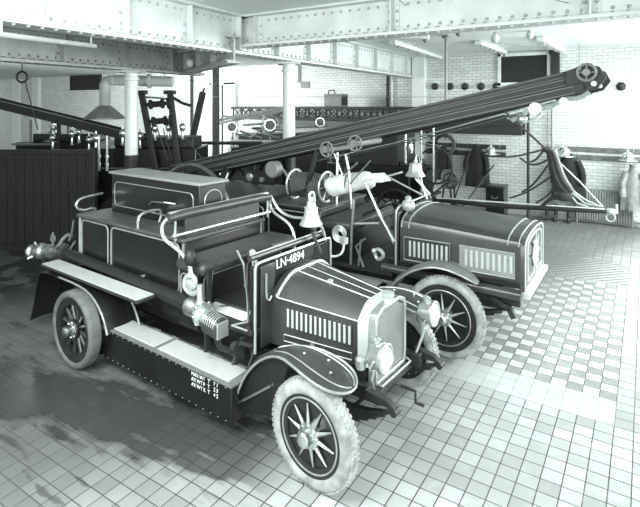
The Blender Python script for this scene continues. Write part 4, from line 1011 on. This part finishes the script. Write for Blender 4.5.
def tool_box():
    u = onv(336, 97, 7.55)[0]
    r = thing('tool_chest', 'grey wooden chest with a carrying handle, resting on the wall ladder', 'chest', F2, (u, 7.55, 2.95))
    M().box((u - .3, 7.33, 2.953), (u + .3, 7.77, 3.3)).build('chest', K['iron'], r, bevel=.015)
    M().box((u - .31, 7.32, 3.3), (u + .31, 7.78, 3.34)).build('lid', K['roof'], r, bevel=.01)
    M().tube([(u - .28, 7.55, 3.34), (u - .26, 7.55, 3.46), (u - .06, 7.55, 3.46), (u - .04, 7.55, 3.34)], .02, 8).build('handle', K['under'], r)
    M().box((u + .3, 7.4, 3.0), (u + .32, 7.7, 3.28)).build('end_panel', K['under'], r)
tool_box()

# ------------------------------------------------------------------ horse-drawn engine with its pole, between second engine and wall
def carriage():
    r = thing('horse_drawn_engine', 'dark engine with brass fittings and a long draw pole, behind the second engine', 'fire engine', F2, (-3.8, 6, 0))
    M().box((-5.2, 5.4, .7), (-2.88, 6.6, 1.5)).build('body', K['paint'], r, bevel=.02)
    M().box((-5.1, 5.45, 1.5), (-3.2, 6.55, 2.42)).build('hose_locker', K['slat'], r, bevel=.02)
    M().box((-3.18, 5.5, 1.5), (-2.9, 6.5, 1.62)).build('driver_seat', K['leather'], r, bevel=.03)
    M().loft([[(-2.75, 5.5, .8), (-2.75, 6.5, .8), (-2.72, 6.5, .8), (-2.72, 5.5, .8)], [(-2.5, 5.5, 1.45), (-2.5, 6.5, 1.45), (-2.47, 6.5, 1.45), (-2.47, 5.5, 1.45)]]).build('footboard', K['paint'], r)
    M().box((-3.2, 5.5, .75), (-2.7, 6.5, .82)).build('foot_plate', K['paint'], r)
    for u in (-4.8, -3.2):
        for v in (5.3, 6.7):
            w = M().lathe([(.08, -.08), (.08, .08)], axis=(0, 1, 0), n=14).build('carriage_wheel', K['paint'], r, loc=(u, v, .5))
            M().lathe([(.44, -.03), (.5, -.03), (.5, .03), (.44, .03)], axis=(0, 1, 0), n=40, closed=True).build('felloe', K['under'], w)
            sp = M().bar((.07, 0, 0), (.45, 0, 0), .035, .035).build('spoke', K['paint'], w)
            for k in range(1, 12): kid(sp, w, (0, 0, 0), (0, 2 * PI * k / 12, 0))
    M().tube([(-4.8, 5.3, .5), (-4.8, 6.7, .5)], .04).build('rear_axle', K['under'], r)
    M().tube([(-3.2, 5.3, .5), (-3.2, 6.7, .5)], .04).build('front_axle', K['under'], r)
    bt = M().tube([(-3.0, 5.45, 1.6), (-3.0, 5.45, 2.3)], .03, 8).ball((-3.0, 5.45, 2.36), .08, 12).lathe([(.05, 0), (.07, .1), (.05, .22)], (-2.85, 5.42, 1.85), n=12).ball((-2.85, 5.42, 2.12), .05, 10).tube([(-3.2, 5.44, 2.3), (-3.0, 5.4, 2.36), (-2.6, 5.4, 2.42)], .035, 8)
    bt.build('brass_fittings', K['brass'], r)
    M().tube([(-2.6, 5.45, .9), (-2.6, 5.45, 2.5)], .02, 8).tube([(-2.3, 5.45, 1.2), (-2.3, 5.45, 2.5)], .022, 8).tube([(-2.65, 5.45, 2.3), (-2.25, 5.45, 2.3)], .016, 8).tube([(-2.65, 5.45, 2.1), (-2.1, 5.45, 2.05)], .016, 8).ball((-2.3, 5.45, 2.54), .05, 8).build('lamp_irons', K['dbrass'], r)
    hw = M().tube(ring((-2.35, 5.7, 1.55), .42, 'y', 36), .022, 8, closed=True).build('hand_wheel', K['under'], r)
    M().tube([(-2.35, 5.7, 1.15), (-2.35, 5.7, 1.95)], .014).tube([(-2.75, 5.7, 1.55), (-1.95, 5.7, 1.55)], .014).build('hand_wheel_spokes', K['under'], hw)
    w2 = M().tube(ring((-1.95, 5.6, 1.25), .17, 'y', 24), .02, 8, closed=True)
    for k in range(6):
        a = 2 * PI * k / 6; w2.tube([(-1.95, 5.6, 1.25), (-1.95 + .17 * math.cos(a), 5.6, 1.25 + .17 * math.sin(a))], .014, 6)
    w2.tube([(-1.95, 5.6, 1.25), (-2.5, 5.7, .8)], .02).build('valve_wheel', K['under'], r)
    # draw pole and swingle bar
    q = F2.inv(5.94, 10.3)
    pole = M().tube([(-2.75, 6.0, .7), (-1.0, 5.85, .72), (q[0], q[1], .82)], [.055, .055, .045, .04], 12).build('draw_pole', K['wood'], r)
    M().tube([(-2.4, 5.93, .745), (q[0] - .1, q[1] - .02, .86)], .016, 6).build('pole_strip', K['white'], pole)
    M().lathe([(.05, -.08), (.07, -.04), (.07, .06), (.05, .09), (.03, .13), (.001, .14)], (q[0], q[1], .82), (1, -.15, .03), 16).tube(ring((q[0], q[1], .7), .08, 'y', 18), .014, 6, closed=True).tube([(q[0] + .1, q[1], .86), (q[0] + .1, q[1], .98)], .03, 8).build('pole_head', K['nickel'], pole)
    M().bar((-2.55, 5.4, .78), (-2.55, 6.6, .78), .06, .06).build('swingle_bar', K['wood'], pole)
    s_ = M().tube([(-2.0, 5.85, .66), (-1.2, 5.5, .56), (-.3, 5.5, .54), (.3, 5.75, .66)], .025, 8, smooth=2)
    s_.build('side_shaft', K['wood'], r)
carriage()

def box_seat():
    u, v, z = onv(497, 183, 8.3)
    r = thing('harness_box', 'small dark box on the floor right of the long dark coat', 'box', F2, (u, 8.3, 0))
    M().box((u - .24, 8.05, 0), (u + .24, 8.5, .78)).build('box_body', K['paint'], r, bevel=.015)
    M().box((u - .26, 8.03, .78), (u + .26, 8.52, .83)).build('lid', K['leather'], r, bevel=.015)
    M().tube([(u - .08, 8.04, .55), (u - .06, 8.0, .5), (u + .06, 8.0, .5), (u + .08, 8.04, .55)], .012, 6).build('handle', K['iron'], r)
box_seat()
def framed_panel():
    u, v, z = onv(449, 178, 7.9)
    r = thing('framed_notice', 'small framed grey panel standing below the rope coil', 'panel', F2, (u, 7.9, 0))
    M().box((u - .2, 7.88, z - .28), (u + .2, 7.9, z + .22)).build('panel', K['iron'], r)
    M().tube([(u - .2, 7.87, z - .28), (u + .2, 7.87, z - .28), (u + .2, 7.87, z + .22), (u - .2, 7.87, z + .22)], .028, 8, closed=True, smooth=1).build('frame', K['rail2'], r)
    M().bar((u - .15, 7.9, z - .28), (u - .2, 7.8, 0), .04, .04).bar((u + .15, 7.9, z - .28), (u + .2, 7.8, 0), .04, .04).bar((u, 7.92, z), (u, 8.2, 0), .04, .04).build('stand', K['wood'], r)
framed_panel()

def rope_coil():
    u, v, z = onv(444.5, 145, WV - .3)
    r = thing('rope_coil', 'round coil of rope hanging on the left coat rail', 'rope', F2, (u, v, z - .35))
    c = M()
    for k, (rr, dv) in enumerate(((.29, 0), (.27, .03), (.31, .02), (.25, -.02))): c.tube(ring((u, v + dv, z), rr, 'y', 36), .022, 8, closed=True)
    c.build('coil', K['rope'], r)
    M().tube([(u, v, z - .22), (u + .12, v - .03, z - .36), (u + .2, v, z - .2), (u + .22, v, z - .5)], .02, 8, smooth=1).tube([(u, v - .02, z + .14), (u + .1, v, z + .3), (u, v + .25, z + .34)], .016, 8).build('loose_end', K['rope'], r)
rope_coil()

# brooms / staves leaning on the back wall
for (x0, y0, x1, y1, lb) in ((468, 160, 456, 195, 'thin pole leaning left of the long dark coat'), (437, 155, 430, 198, 'thin pole leaning behind the bell of the second engine'), (494, 165, 470, 197, 'thin pole leaning across the long dark coat')):
    a, b = onv(x0, y0, 8.5), onv(x1, y1, 7.6)
    k = .0 if a[2] == b[2] else a[2] / (a[2] - b[2])
    a, b = Vector(a), Vector(b); f = a.lerp(b, k)
    o = M().tube([a, f], .022, 8).lathe([(.035, 0), (.035, .1)], f, (a - f), 10).build('leaning_pole', K['wood'], frame=F2, base=tuple(f)); tag(o, lb, 'pole', 'poles leaning at the back wall')

# harness slung over the pole end
def harness():
    P = lambda x, y, v: Vector(onv(x, y, v))
    v = 5.7
    c = P(563, 190, v)
    r = thing('hanging_harness', 'leather horse harness slung in loops above the draw pole end', 'harness', F2, (c.x, v, .86))
    top = P(548, 149, v)
    M().tube([P(542, 150, v), P(549, 149, v), P(553, 160, v), P(555, 174, v), P(561, 186, v), P(568, 193, v)], [.06, .08, .1, .11, .12, .1], 10, smooth=2).build('collar', K['leather'], r)
    M().tube([P(552, 150, v - .1), P(556, 157, v - .1), P(560, 172, v - .12), P(566, 184, v - .14), P(573, 192, v - .14)], [.05, .06, .07, .07, .05], 10, smooth=2).build('hames', K['bench'], r)
    M().ball(P(564, 195, v), .14, 12, (1.6, .8, 1)).build('saddle_pad', K['leather'], r)
    st = M()
    for pts in (((542, 150), (530, 153), (518, 156), (506, 157)), ((543, 151), (536, 160), (530, 162)), ((547, 160), (540, 164), (530, 165), (520, 158)), ((548, 165), (541, 175), (532, 186), (522, 192)), ((552, 176), (540, 184), (526, 193), (510, 198)), ((556, 184), (548, 196), (536, 203)), ((561, 188), (572, 195), (585, 201), (600, 205))):
        st.tube([P(x, y, v + .05 * i) for i, (x, y) in enumerate(pts)], .022, 6, smooth=2)
    st.build('straps', K['leather'], r)
    rn = M()
    for pts in (((560, 163), (580, 182), (603, 207)), ((566, 190), (584, 199), (601, 207)), ((572, 190), (590, 203)), ((569, 193), (577, 203), (588, 207)), ((572, 193), (586, 204), (600, 206))):
        rn.tube([P(x, y, v - .05) for x, y in pts], .018, 6)
    rn.build('traces', K['nickel'], r)
    M().tube([P(555, 149, v), P(562, 146, v), P(566, 150, v), P(562, 156, v), P(556, 155, v)], .03, 8, closed=True, smooth=1).build('buckle_ring', K['nickel'], r)
    M().tube([top, (top.x, v, 4.47)], .008, 6).build('hanging_cord', K['wire'], r)
    M().tube([P(556, 194, v), P(548, 201, v + .1), P(541, 207, v + .15)], .04, 8).build('pole_strap', K['leather'], r)
harness()

# ------------------------------------------------------------------ left and rear background
def partition():
    Y = 10.4; x0, x1 = -8.6, -4.72
    r = thing('slatted_partition', 'dark slatted wooden partition at the left behind the near engine', 'partition', FW, (-6.6, Y, 0))
    b = M(); x = x0; k = 0
    while x < x1 - .02: b.box((x, Y - .018 - .008 * (k % 2), .12), (x + .085, Y + .02, 2.0)); x += .09; k += 1
    b.build('slats', K['slat'], r)
    M().box((x0, Y - .05, 1.98), (x1 + .05, Y + .05, 2.08)).build('top_rail', K['slat'], r, bevel=.01)
    M().box((x0, Y - .035, 1.2), (x1, Y - .02, 1.26)).box((x0, Y - .06, 0), (x1 + .05, Y + .05, .14)).build('cross_rails', K['slat'], r)
    M().box((x1, Y - .07, 0), (x1 + .1, Y + .07, 2.12)).build('end_post', K['wood'], r, bevel=.01)
partition()

def finial(m, p, s=1.0):
    m.lathe([(.03, 0), (.05, .03), (.03, .08), (.025, .2), (.06, .24), (.075, .3), (.06, .36), (.02, .4), (.02, .46), (.001, .47)], (p[0], p[1], p[2]), n=14)

def left_engine():
    Y = 12.2; g = lambda x, y, dY=0: at(x, y, Y + dY)
    r = thing('steam_engine', 'dark engine with brass dome behind the slatted partition', 'fire engine', FW, (-6.4, 12.6, 0))
    a, b = g(15, 145), g(96, 170)
    M().box((a.x, Y, .5), (b.x, Y + 1.3, 2.1)).build('body', K['paint'], r, bevel=.03)
    q = g(30, 138); q2 = g(92, 140)
    M().box((q.x, Y + .1, 2.1), (q2.x, Y + 1.1, 2.3)).build('deck_box', K['paint'], r, bevel=.03)
    d = g(47, 145); M().lathe([(.26, 0), (.26, .08), (.2, .14), (.17, .25), (.1, .32), (.06, .36), (.09, .4), (.09, .46), (.04, .5), (.001, .51)], (d.x, Y + .3, d.z), n=24).build('dome', K['dbrass'], r)
    for x, y in ((73, 146), (80, 144), (90, 152), (54, 150)): p = g(x, y); f = M(); finial(f, (p.x, p.y - .05, p.z)); f.build('finial', K['brass'], r)
    p = M(); z0 = 2.2
    for x, y in ((26, 120), (64, 118), (73, 125)): t = g(x, y); p.tube([(t.x, Y + .2, 1.6), (t.x, Y + .2, t.z)], .03, 8)
    t = g(54, 140); p.tube([(t.x, Y - .02, 1.9), (t.x, Y - .02, 2.05), (t.x - 1.0, Y - .02, 2.05)], .03, 8)
    p.build('pipes', K['iron'], r)
    for x in (-7.2, -5.6):
        for dy in (-.12, 1.42):
            w = M().lathe([(.09, -.06), (.09, .06)], axis=(0, 1, 0), n=12).build('wheel', K['paint'], r, loc=(x, Y + dy, .55))
            M().lathe([(.48, -.03), (.55, -.03), (.55, .03), (.48, .03)], axis=(0, 1, 0), n=32, closed=True).build('felloe', K['under'], w)
            sp = M().bar((.08, 0, 0), (.49, 0, 0), .035, .035).build('spoke', K['paint'], w)
            for k in range(1, 10): kid(sp, w, (0, 0, 0), (0, 2 * PI * k / 10, 0))
    M().tube([(-7.2, Y - .1, .55), (-7.2, Y + 1.4, .55)], .04).tube([(-5.6, Y - .1, .55), (-5.6, Y + 1.4, .55)], .04).build('axles', K['under'], r)
left_engine()

def left_ladder():
    Y = 11.75; a, b = at(-60, 90, Y), at(146, 141, Y)
    a2, b2 = a + Vector((0, .5, 0)), b + Vector((0, .5, 0))
    r = thing('escape_ladder', 'dark ladder sloping down to the right above the slatted partition', 'ladder', FW, tuple(b + Vector((0, .25, -.1))))
    M().bar(a, b, .07, .2).build('stringer', K['wood'], r, bevel=.01); M().bar(a2, b2, .07, .2).build('stringer', K['wood'], r, bevel=.01)
    g = M()
    for k in range(24): g.tube([a.lerp(b, k / 24 + .02), a2.lerp(b2, k / 24 + .02)], .02, 8)
    g.build('rungs', K['wood'], r)
    up = Vector((0, 0, .1)); M().tube([a + up + Vector((0, -.03, 0)), b + up + Vector((0, -.03, 0))], .01, 6).build('edge_line', K['iron'], r)
    for e, q in ((a.lerp(b, .55), .25), (b, .25)):
        M().bar(e + Vector((0, .25, -.1)), Vector((e.x, e.y + .25, 0)), .07, .07).build('trestle_leg', K['wood'], r)
    M().bar(b + Vector((0, -.03, -.1)), b + Vector((0, .53, -.1)), .07, .05).bar(a.lerp(b, .55) + Vector((0, -.03, -.1)), a.lerp(b, .55) + Vector((0, .53, -.1)), .07, .05).build('trestle_head', K['wood'], r)
left_ladder()

def middle_engine():
    Y = 11.6; g = lambda x, y, d=0: at(x, y, Y + d)
    r = thing('fire_engine', 'dark engine with brass knobs behind the left column', 'fire engine', FW, (-4.1, Y + .8, 0))
    a, b = g(97, 150), g(196, 160)
    M().box((a.x, Y, .4), (b.x, Y + 1.3, 2.0)).build('body', K['paint'], r, bevel=.03)
    q, q2 = g(140, 137), g(192, 137)
    M().box((q.x, Y + .1, 2.0), (q2.x, Y + 1.0, 2.25)).build('hose_locker', K['slat'], r, bevel=.03)
    M().box((g(108, 137).x, Y + .3, 2.0), (q.x - .02, Y + 1.2, 2.25)).build('boiler_box', K['paint'], r, bevel=.05)
    for x, y in ((92, 152), (119, 147), (137, 150), (180, 141), (152, 142), (166, 141)): p = g(x, y, -.3); f = M(); finial(f, (p.x, p.y + .2, p.z)); f.build('brass_knob', K['brass'], r)
    gl = M()
    for x in (99, 107): p = g(x, 150, -.1); gl.tube([(p.x, p.y, 1.5), (p.x, p.y, 2.3)], .035, 8); gl.lathe([(.05, 0), (.05, .06)], (p.x, p.y, 1.8), n=10); gl.lathe([(.05, 0), (.05, .06)], (p.x, p.y, 1.62), n=10)
    gl.build('gauge_pipes', K['dbrass'], r)
    M().tube([(a.x + .1, Y - .06, 1.55), (b.x - .1, Y - .06, 1.55)], .02).build('side_rail', K['dbrass'], r)
    for x in (a.x + .5, b.x - .5):
        for dy in (-.1, 1.4):
            w = M().lathe([(.3, -.05), (.45, -.06), (.45, .06), (.3, .05)], axis=(0, 1, 0), n=32, closed=True).build('wheel', K['under'], r, loc=(x, Y + dy, .45))
            M().lathe([(.06, -.06), (.3, -.03), (.3, .03), (.06, .06)], axis=(0, 1, 0), n=20).build('wheel_disc', K['paint'], w)
middle_engine()

def winch_frame():
    Y = 11.45; g = lambda x, y: at(x, y, Y)
    r = thing('winch_frame', 'upright dark ladder foot with two winch drums right of the left column', 'winch', FW, tuple(g(160, 175) * 1) if False else (g(160, 150).x, Y, 0))
    for x0, x1 in ((141.5, 154), (170, 178)):
        t, bt = g(x0, 93), g(x1, 160); k = t.z / (t.z - bt.z); f = t.lerp(bt, k)
        M().bar(t, f, .12, .14, (0, 1, 0)).build('upright', K['wood'], r, bevel=.015)
        M().box((t.x - .12, Y - .12, t.z - .03), (t.x + .12, Y + .1, t.z + .06)).build('top_bracket', K['under'], r, bevel=.02)
    for y, xa, xb in ((105, 144, 172), (122, 147, 174)):
        a, b = g(xa, y), g(xb, y - 2); a.y -= .0; d = b - a
        dr = M().tube([a, b], .045, 10).lathe([(.11, 0), (.11, .05), (.07, .07), (.07, .25), (.11, .27), (.11, .32)], a + d * .2, d, 18).lathe([(.13, 0), (.13, .08)], a + d * .85, d, 18)
        dr.build('winch_drum', K['under'], r); M().lathe([(.05, 0), (.05, .06)], a + d * .62, d, 14).build('brass_collar', K['brass'], r)
    M().tube([g(143, 97), g(160, 98), g(180, 100)], .022).build('cross_bar', K['dbrass'], r)
    M().tube([g(172, 97), g(182, 103), g(192, 106)], .035, 8).build('pawl_lever', K['under'], r)
    for xa, xb in ((157, 168), (163, 172), (186, 203)):
        a, b = g(xa, 128 if xa < 180 else 138), g(xb, 160); M().tube([a, b], .012, 6).build('guy_rope', K['rope'], r)
    p = g(160, 168); M().box((g(150, 150).x, Y - .15, 0), (g(183, 150).x, Y + .12, .25)).build('base_block', K['under'], r, bevel=.02)
winch_frame()
def leaning_strut():
    a, b = at(203, 92, 13.2), at(192, 140, 13.0); k = a.z / (a.z - b.z); f = a.lerp(b, k)
    o = M().bar(a, f, .16, .1, (0, 1, 0)).bar(a + Vector((-.12, -.08, -.3)), a + Vector((.06, -.08, .1)), .05, .05).build('leaning_beam', K['wood'], base=tuple(f), bevel=.01)
    tag(o, 'dark beam leaning beside the black post at the back', 'beam')
leaning_strut()

def vent_hood():
    Y = 11.9; g = lambda x, y: at(x, y, Y)
    c = g(105, 119)
    r = thing('ventilation_hood', 'grey conical hood on an elbow flue pipe left of the left column', 'hood', FW, (c.x, Y, c.z))
    M().lathe([(.5, 0), (.5, .03), (.17, .3), (.13, .32), (.12, .3), (.46, .02)], (c.x, Y, c.z), n=8).build('hood_cone', K['iron'], r, auto=20)
    t = g(107, 80)
    M().tube([(c.x, Y, c.z + .3), (c.x, Y, t.z - .12), (c.x + .04, Y, t.z - .03), (c.x + .14, Y, t.z), (c.x + 1.6, Y, t.z - .04)], .125, 16).build('flue_pipe', K['girder'], r)
    M().lathe([(.17, -.03), (.17, .03)], (c.x + 1.05, Y, t.z - .02), (1, 0, 0), 18).lathe([(.14, -.02), (.14, .02)], (c.x + .2, Y, t.z), (1, 0, 0), 18).build('pipe_collar', K['girder'], r)
    for u in (.5, 1.4): M().tube([(c.x + u, Y, t.z + .1), (c.x + u, Y, 4.47)], .012, 6).build('hanger_rod', K['wire'], r)
vent_hood()

def rear_engine():
    Y = 15.5; g = lambda x, y, d=0: at(x, y, Y + d)
    r = thing('fire_engine', 'brass-fitted engine with round lamps at the back left of the middle column', 'fire engine', FW, (g(262, 120).x, Y + .8, 0))
    a, b = g(228, 140), g(330, 140)
    M().box((a.x, Y, .5), (b.x, Y + 1.4, 1.7)).build('body', K['paint'], r, bevel=.03)
    M().box((a.x + .3, Y + .1, 1.7), (b.x - .5, Y + 1.2, 2.1)).build('hose_locker', K['paint2'], r, bevel=.03)
    M().tube([g(231, 141, -.15), g(280, 142, -.15)], .05, 10).tube([g(231, 136, -.15), g(230, 152, -.15)], .04, 8).build('front_bar', K['nickel'], r)
    for x, y, q in ((232, 127, .15), (270, 125, .17), (320, 122, .13)):
        p = g(x, y, -.2)
        L = M().lathe([(q * .4, -.16), (q, -.05), (q * 1.08, 0), (q * 1.08, .04), (q * .86, .04), (q * .86, .0)], p, (.1, -1, 0), 20).tube([p + Vector((0, .1, 0)), (p.x, p.y + .25, 1.6)], .03, 8).build('lamp', K['brass'], r)
        M().lathe([(q * .88, .0), (.001, .03)], p, (.1, -1, 0), 16).build('lamp_glass', K['rail2'], L)
    p = M()
    for x0, y0, x1, y1 in ((235, 134, 252, 137), (240, 131, 262, 138), (255, 130, 290, 130), (243, 125, 285, 122), (286, 128, 328, 126), (290, 134, 326, 131), (250, 138, 258, 132), (262, 134, 280, 138)):
        p.tube([g(x0, y0, -.1), g(x1, y1, -.1)], .03, 8)
    p.build('brass_pipes', K['dbrass'], r)
    w = g(270, 124, -.1); M().tube(ring((w.x, w.y, w.z), .26, 'y', 28), .025, 8, closed=True).build('hand_wheel', K['dbrass'], r)
    for x0 in (a.x + .5, b.x - .6):
        for dy in (-.1, 1.5):
            wh = M().lathe([(.3, -.05), (.48, -.06), (.48, .06), (.3, .05)], axis=(0, 1, 0), n=32, closed=True).build('wheel', K['under'], r, loc=(x0, Y + dy, .48))
            M().lathe([(.06, -.06), (.3, -.03), (.3, .03), (.06, .06)], axis=(0, 1, 0), n=20).build('wheel_disc', K['paint'], wh)
    # its ladder rails
    M().bar(g(216, 121), g(290, 106), .06, .08).bar(g(216, 124, .5), g(290, 109, .5), .06, .08).build('ladder_rail', K['iron'], r)
    M().bar(g(222, 116), g(290, 121, .0), .05, .06).build('lower_rail', K['iron'], r)
rear_engine()
def mid_rail():
    a, b = at(197, 143, 13.6), at(262, 147, 13.6)
    o = M().tube([(a.x, a.y, a.z), (b.x, b.y, a.z)], .05, 10).tube([(a.x + .2, a.y, 0), (a.x + .2, a.y, a.z)], .04).tube([(b.x - .2, b.y, 0), (b.x - .2, b.y, a.z)], .04).build('guard_rail', K['under'], base=(a.x, a.y, 0))
    tag(o, 'dark tubular guard rail in front of the back left engine', 'rail')
mid_rail()

# poles, wires, ceiling fittings
p = at(446, 60, 10.6)
o = M().tube([(p.x, p.y, 2.6), (p.x, p.y, 4.47)], .03, 10).lathe([(.09, 0), (.09, .03), (.04, .06)], (p.x, p.y, 4.41), n=14).build('hanger_pole', K['iron'], base=(p.x, p.y, 4.47)); tag(o, 'grey pole hanging from the ceiling behind the long ladder', 'pole')
def ceiling_block(x, y, Y, label):
    q = at(x, y, Y); q.z = 4.36
    Y2 = (4.36 - CAMH) * FPX / (HY - y); q = at(x, y, Y2)
    r = thing('ceiling_block', label, 'ceiling block', FW, (q.x, q.y, 4.47), 'white wooden blocks on the ceiling')
    M().box((q.x - .28, q.y - .12, 4.33), (q.x + .28, q.y + .12, 4.469), Matrix.Rotation(-.3, 3, 'Z')).build('block', K['white'], r, bevel=.02)
    M().lathe([(.05, 0), (.05, .04), (.03, .07), (.001, .08)], (q.x + .2, q.y - .05, 4.33), (0, 0, -1), 10).build('knob', K['iron'], r)
ceiling_block(415, 38, 9, 'white block on the ceiling left of the hanging pole')
ceiling_block(447, 31, 9, 'white block on the ceiling at the top of the hanging pole')
def batten(x0, y0, x1, y1, label):
    Z = 4.43
    a = at(x0, y0, (Z - CAMH) * FPX / (HY - y0)); b = at(x1, y1, (Z - CAMH) * FPX / (HY - y1))
    r = thing('ceiling_batten', label, 'batten', FW, (a.x, a.y, 4.47), 'white battens on the ceiling')
    M().bar((a.x, a.y, 4.42), (b.x, b.y, 4.42), .16, .09).build('batten', K['white'], r, bevel=.01)
    for i in range(6): q = a.lerp(b, (i + .5) / 6); M().lathe([(.025, 0), (.02, .02), (.001, .03)], (q.x, q.y, 4.375), (0, 0, -1), 8).build('bolt', K['iron'], r)
    M().tube([(b.x, b.y, 4.38), (b.x, b.y, 4.27)], .02, 8).ball((b.x, b.y, 4.25), .04, 8).build('hook', K['under'], r)
batten(478, 42, 504, 52, 'white bolted batten on the ceiling left of the blackboard')
batten(540, 38, 568, 55, 'white bolted batten on the ceiling right of the blackboard')
batten(392, 42, 445, 59, 'long white batten on the ceiling beside the hanging pole')
def bulb(x, y, Y, label):
    q = at(x, y, Y)
    r = thing('pendant_lamp', label, 'lamp', FW, (q.x, q.y, 4.47), 'small pendant lamps')
    M().tube([(q.x, q.y, q.z + .1), (q.x, q.y, 4.47)], .008, 6).build('flex', K['wire'], r)
    M().lathe([(.03, 0), (.035, -.04), (.05, -.06)], (q.x, q.y, q.z + .1), n=10).build('lamp_holder', K['dbrass'], r)
    M().ball((q.x, q.y, q.z), .075, 12, (1, 1, 1.1)).build('globe', K['glass'], r)
bulb(190, 63, 9.5, 'small glass lamp hanging under the junction of the two girders')
bulb(495, 38, 9.2, 'small glass lamp hanging near the cross girder')
bulb(530, 35, 10, 'small glass lamp under the cross girder above the blackboard')
bulb(579, 69, 12, 'small glass lamp hanging right of the blackboard')
def wire(p, q, label, r=.006):
    o = M().tube([p, q], r, 5).build('stretched_wire', K['wire'], base=tuple(p)); tag(o, label, 'wire', 'thin wires across the hall')
wire(at(538, -4, 5.2), at(660, 24, 8.5), 'thin wire crossing the top right corner of the ceiling')
wire(at(395, -4, 6.4), at(440, 36, 8.7), 'thin wire running from the top edge to the hanging pole')
wire(at(200, 97, 14.5), at(560, 97, 11.5), 'thin level wire in front of the back wall')
wire(at(470, 40, 10.0), at(640, 60, 10.2), 'thin wire under the ceiling right of the hanging pole', .005)
def ring_hook():
    q = at(22, 77, 9.5)
    o = M().tube(ring((q.x, q.y, q.z), .1, 'y', 20), .02, 8, closed=True).tube([(q.x, q.y, q.z + .1), (q.x, q.y, q.z + .9)], .01, 6).tube([(q.x + .06, q.y, q.z - .08), (q.x + .3, q.y, q.z - 1.0)], .01, 6).build('cord_ring', K['under'], base=(q.x, q.y, q.z)); tag(o, 'dark ring on a cord hanging at the far left', 'ring')
ring_hook()
o = M().tube([at(-5, 34, 4.8), at(95, 46, 6.2)], .03, 12)
a, b = at(-5, 34, 4.8), at(95, 46, 6.2)
for k in (.05, .95):
    q = a.lerp(b, k); o.tube([q, (q.x, q.y, 3.83)], .012, 6)
o = o.build('ceiling_pipe', K['gdark'], base=tuple(a)); tag(o, 'grey pipe slung under the deep girder at top left', 'pipe')
# ------------------------------------------------------------------ camera and light
cam = bpy.data.cameras.new('camera'); co = bpy.data.objects.new('camera', cam); C.objects.link(co)
co.location = (0, 0, CAMH); co.rotation_euler = (PI / 2, 0, TURN)
cam.sensor_width = 36; cam.lens = 36 * FPX / 640; cam.shift_y = -(253.5 - HY) / 640; cam.clip_end = 200
bpy.context.scene.camera = co

def area(name, loc, tgt, sx, sy, e, col=(.97, 1, .995)):
    l = bpy.data.lights.new(name, 'AREA'); l.shape = 'RECTANGLE'; l.size = sx; l.size_y = sy; l.energy = e; l.color = col
    ob = bpy.data.objects.new(name, l); C.objects.link(ob); loc, tgt = turn(loc), turn(tgt); ob.location = loc
    ob.rotation_euler = (tgt - loc).to_track_quat('-Z', 'Y').to_euler(); return ob
area('window_light_right', (9.0, 7.0, 3.2), (2.0, 6.8, .4), 7, 3, 1380)
area('bay_door_light', (3.0, -4.5, 3.4), (1.0, 5, .9), 8, 3.4, 800)
area('left_fill_light', (-2.6, 2.5, 3.75), (-1.9, 5.2, .5), 3.5, 2.0, 330)  # unseen fill lamp added overhead at left to brighten the step pads
area('back_window_light', (-8, 14.2, 4.2), (-5.5, 20, 2.4), 5, 2, 1500)
wd = bpy.data.worlds.new('daylight'); bpy.context.scene.world = wd; wd.use_nodes = True
bg = wd.node_tree.nodes['Background']; bg.inputs['Color'].default_value = (.93, 1, .985, 1); bg.inputs['Strength'].default_value = .7
sc = bpy.context.scene
sc.view_settings.view_transform = 'Standard'; sc.view_settings.look = 'None'; sc.view_settings.exposure = 0.0
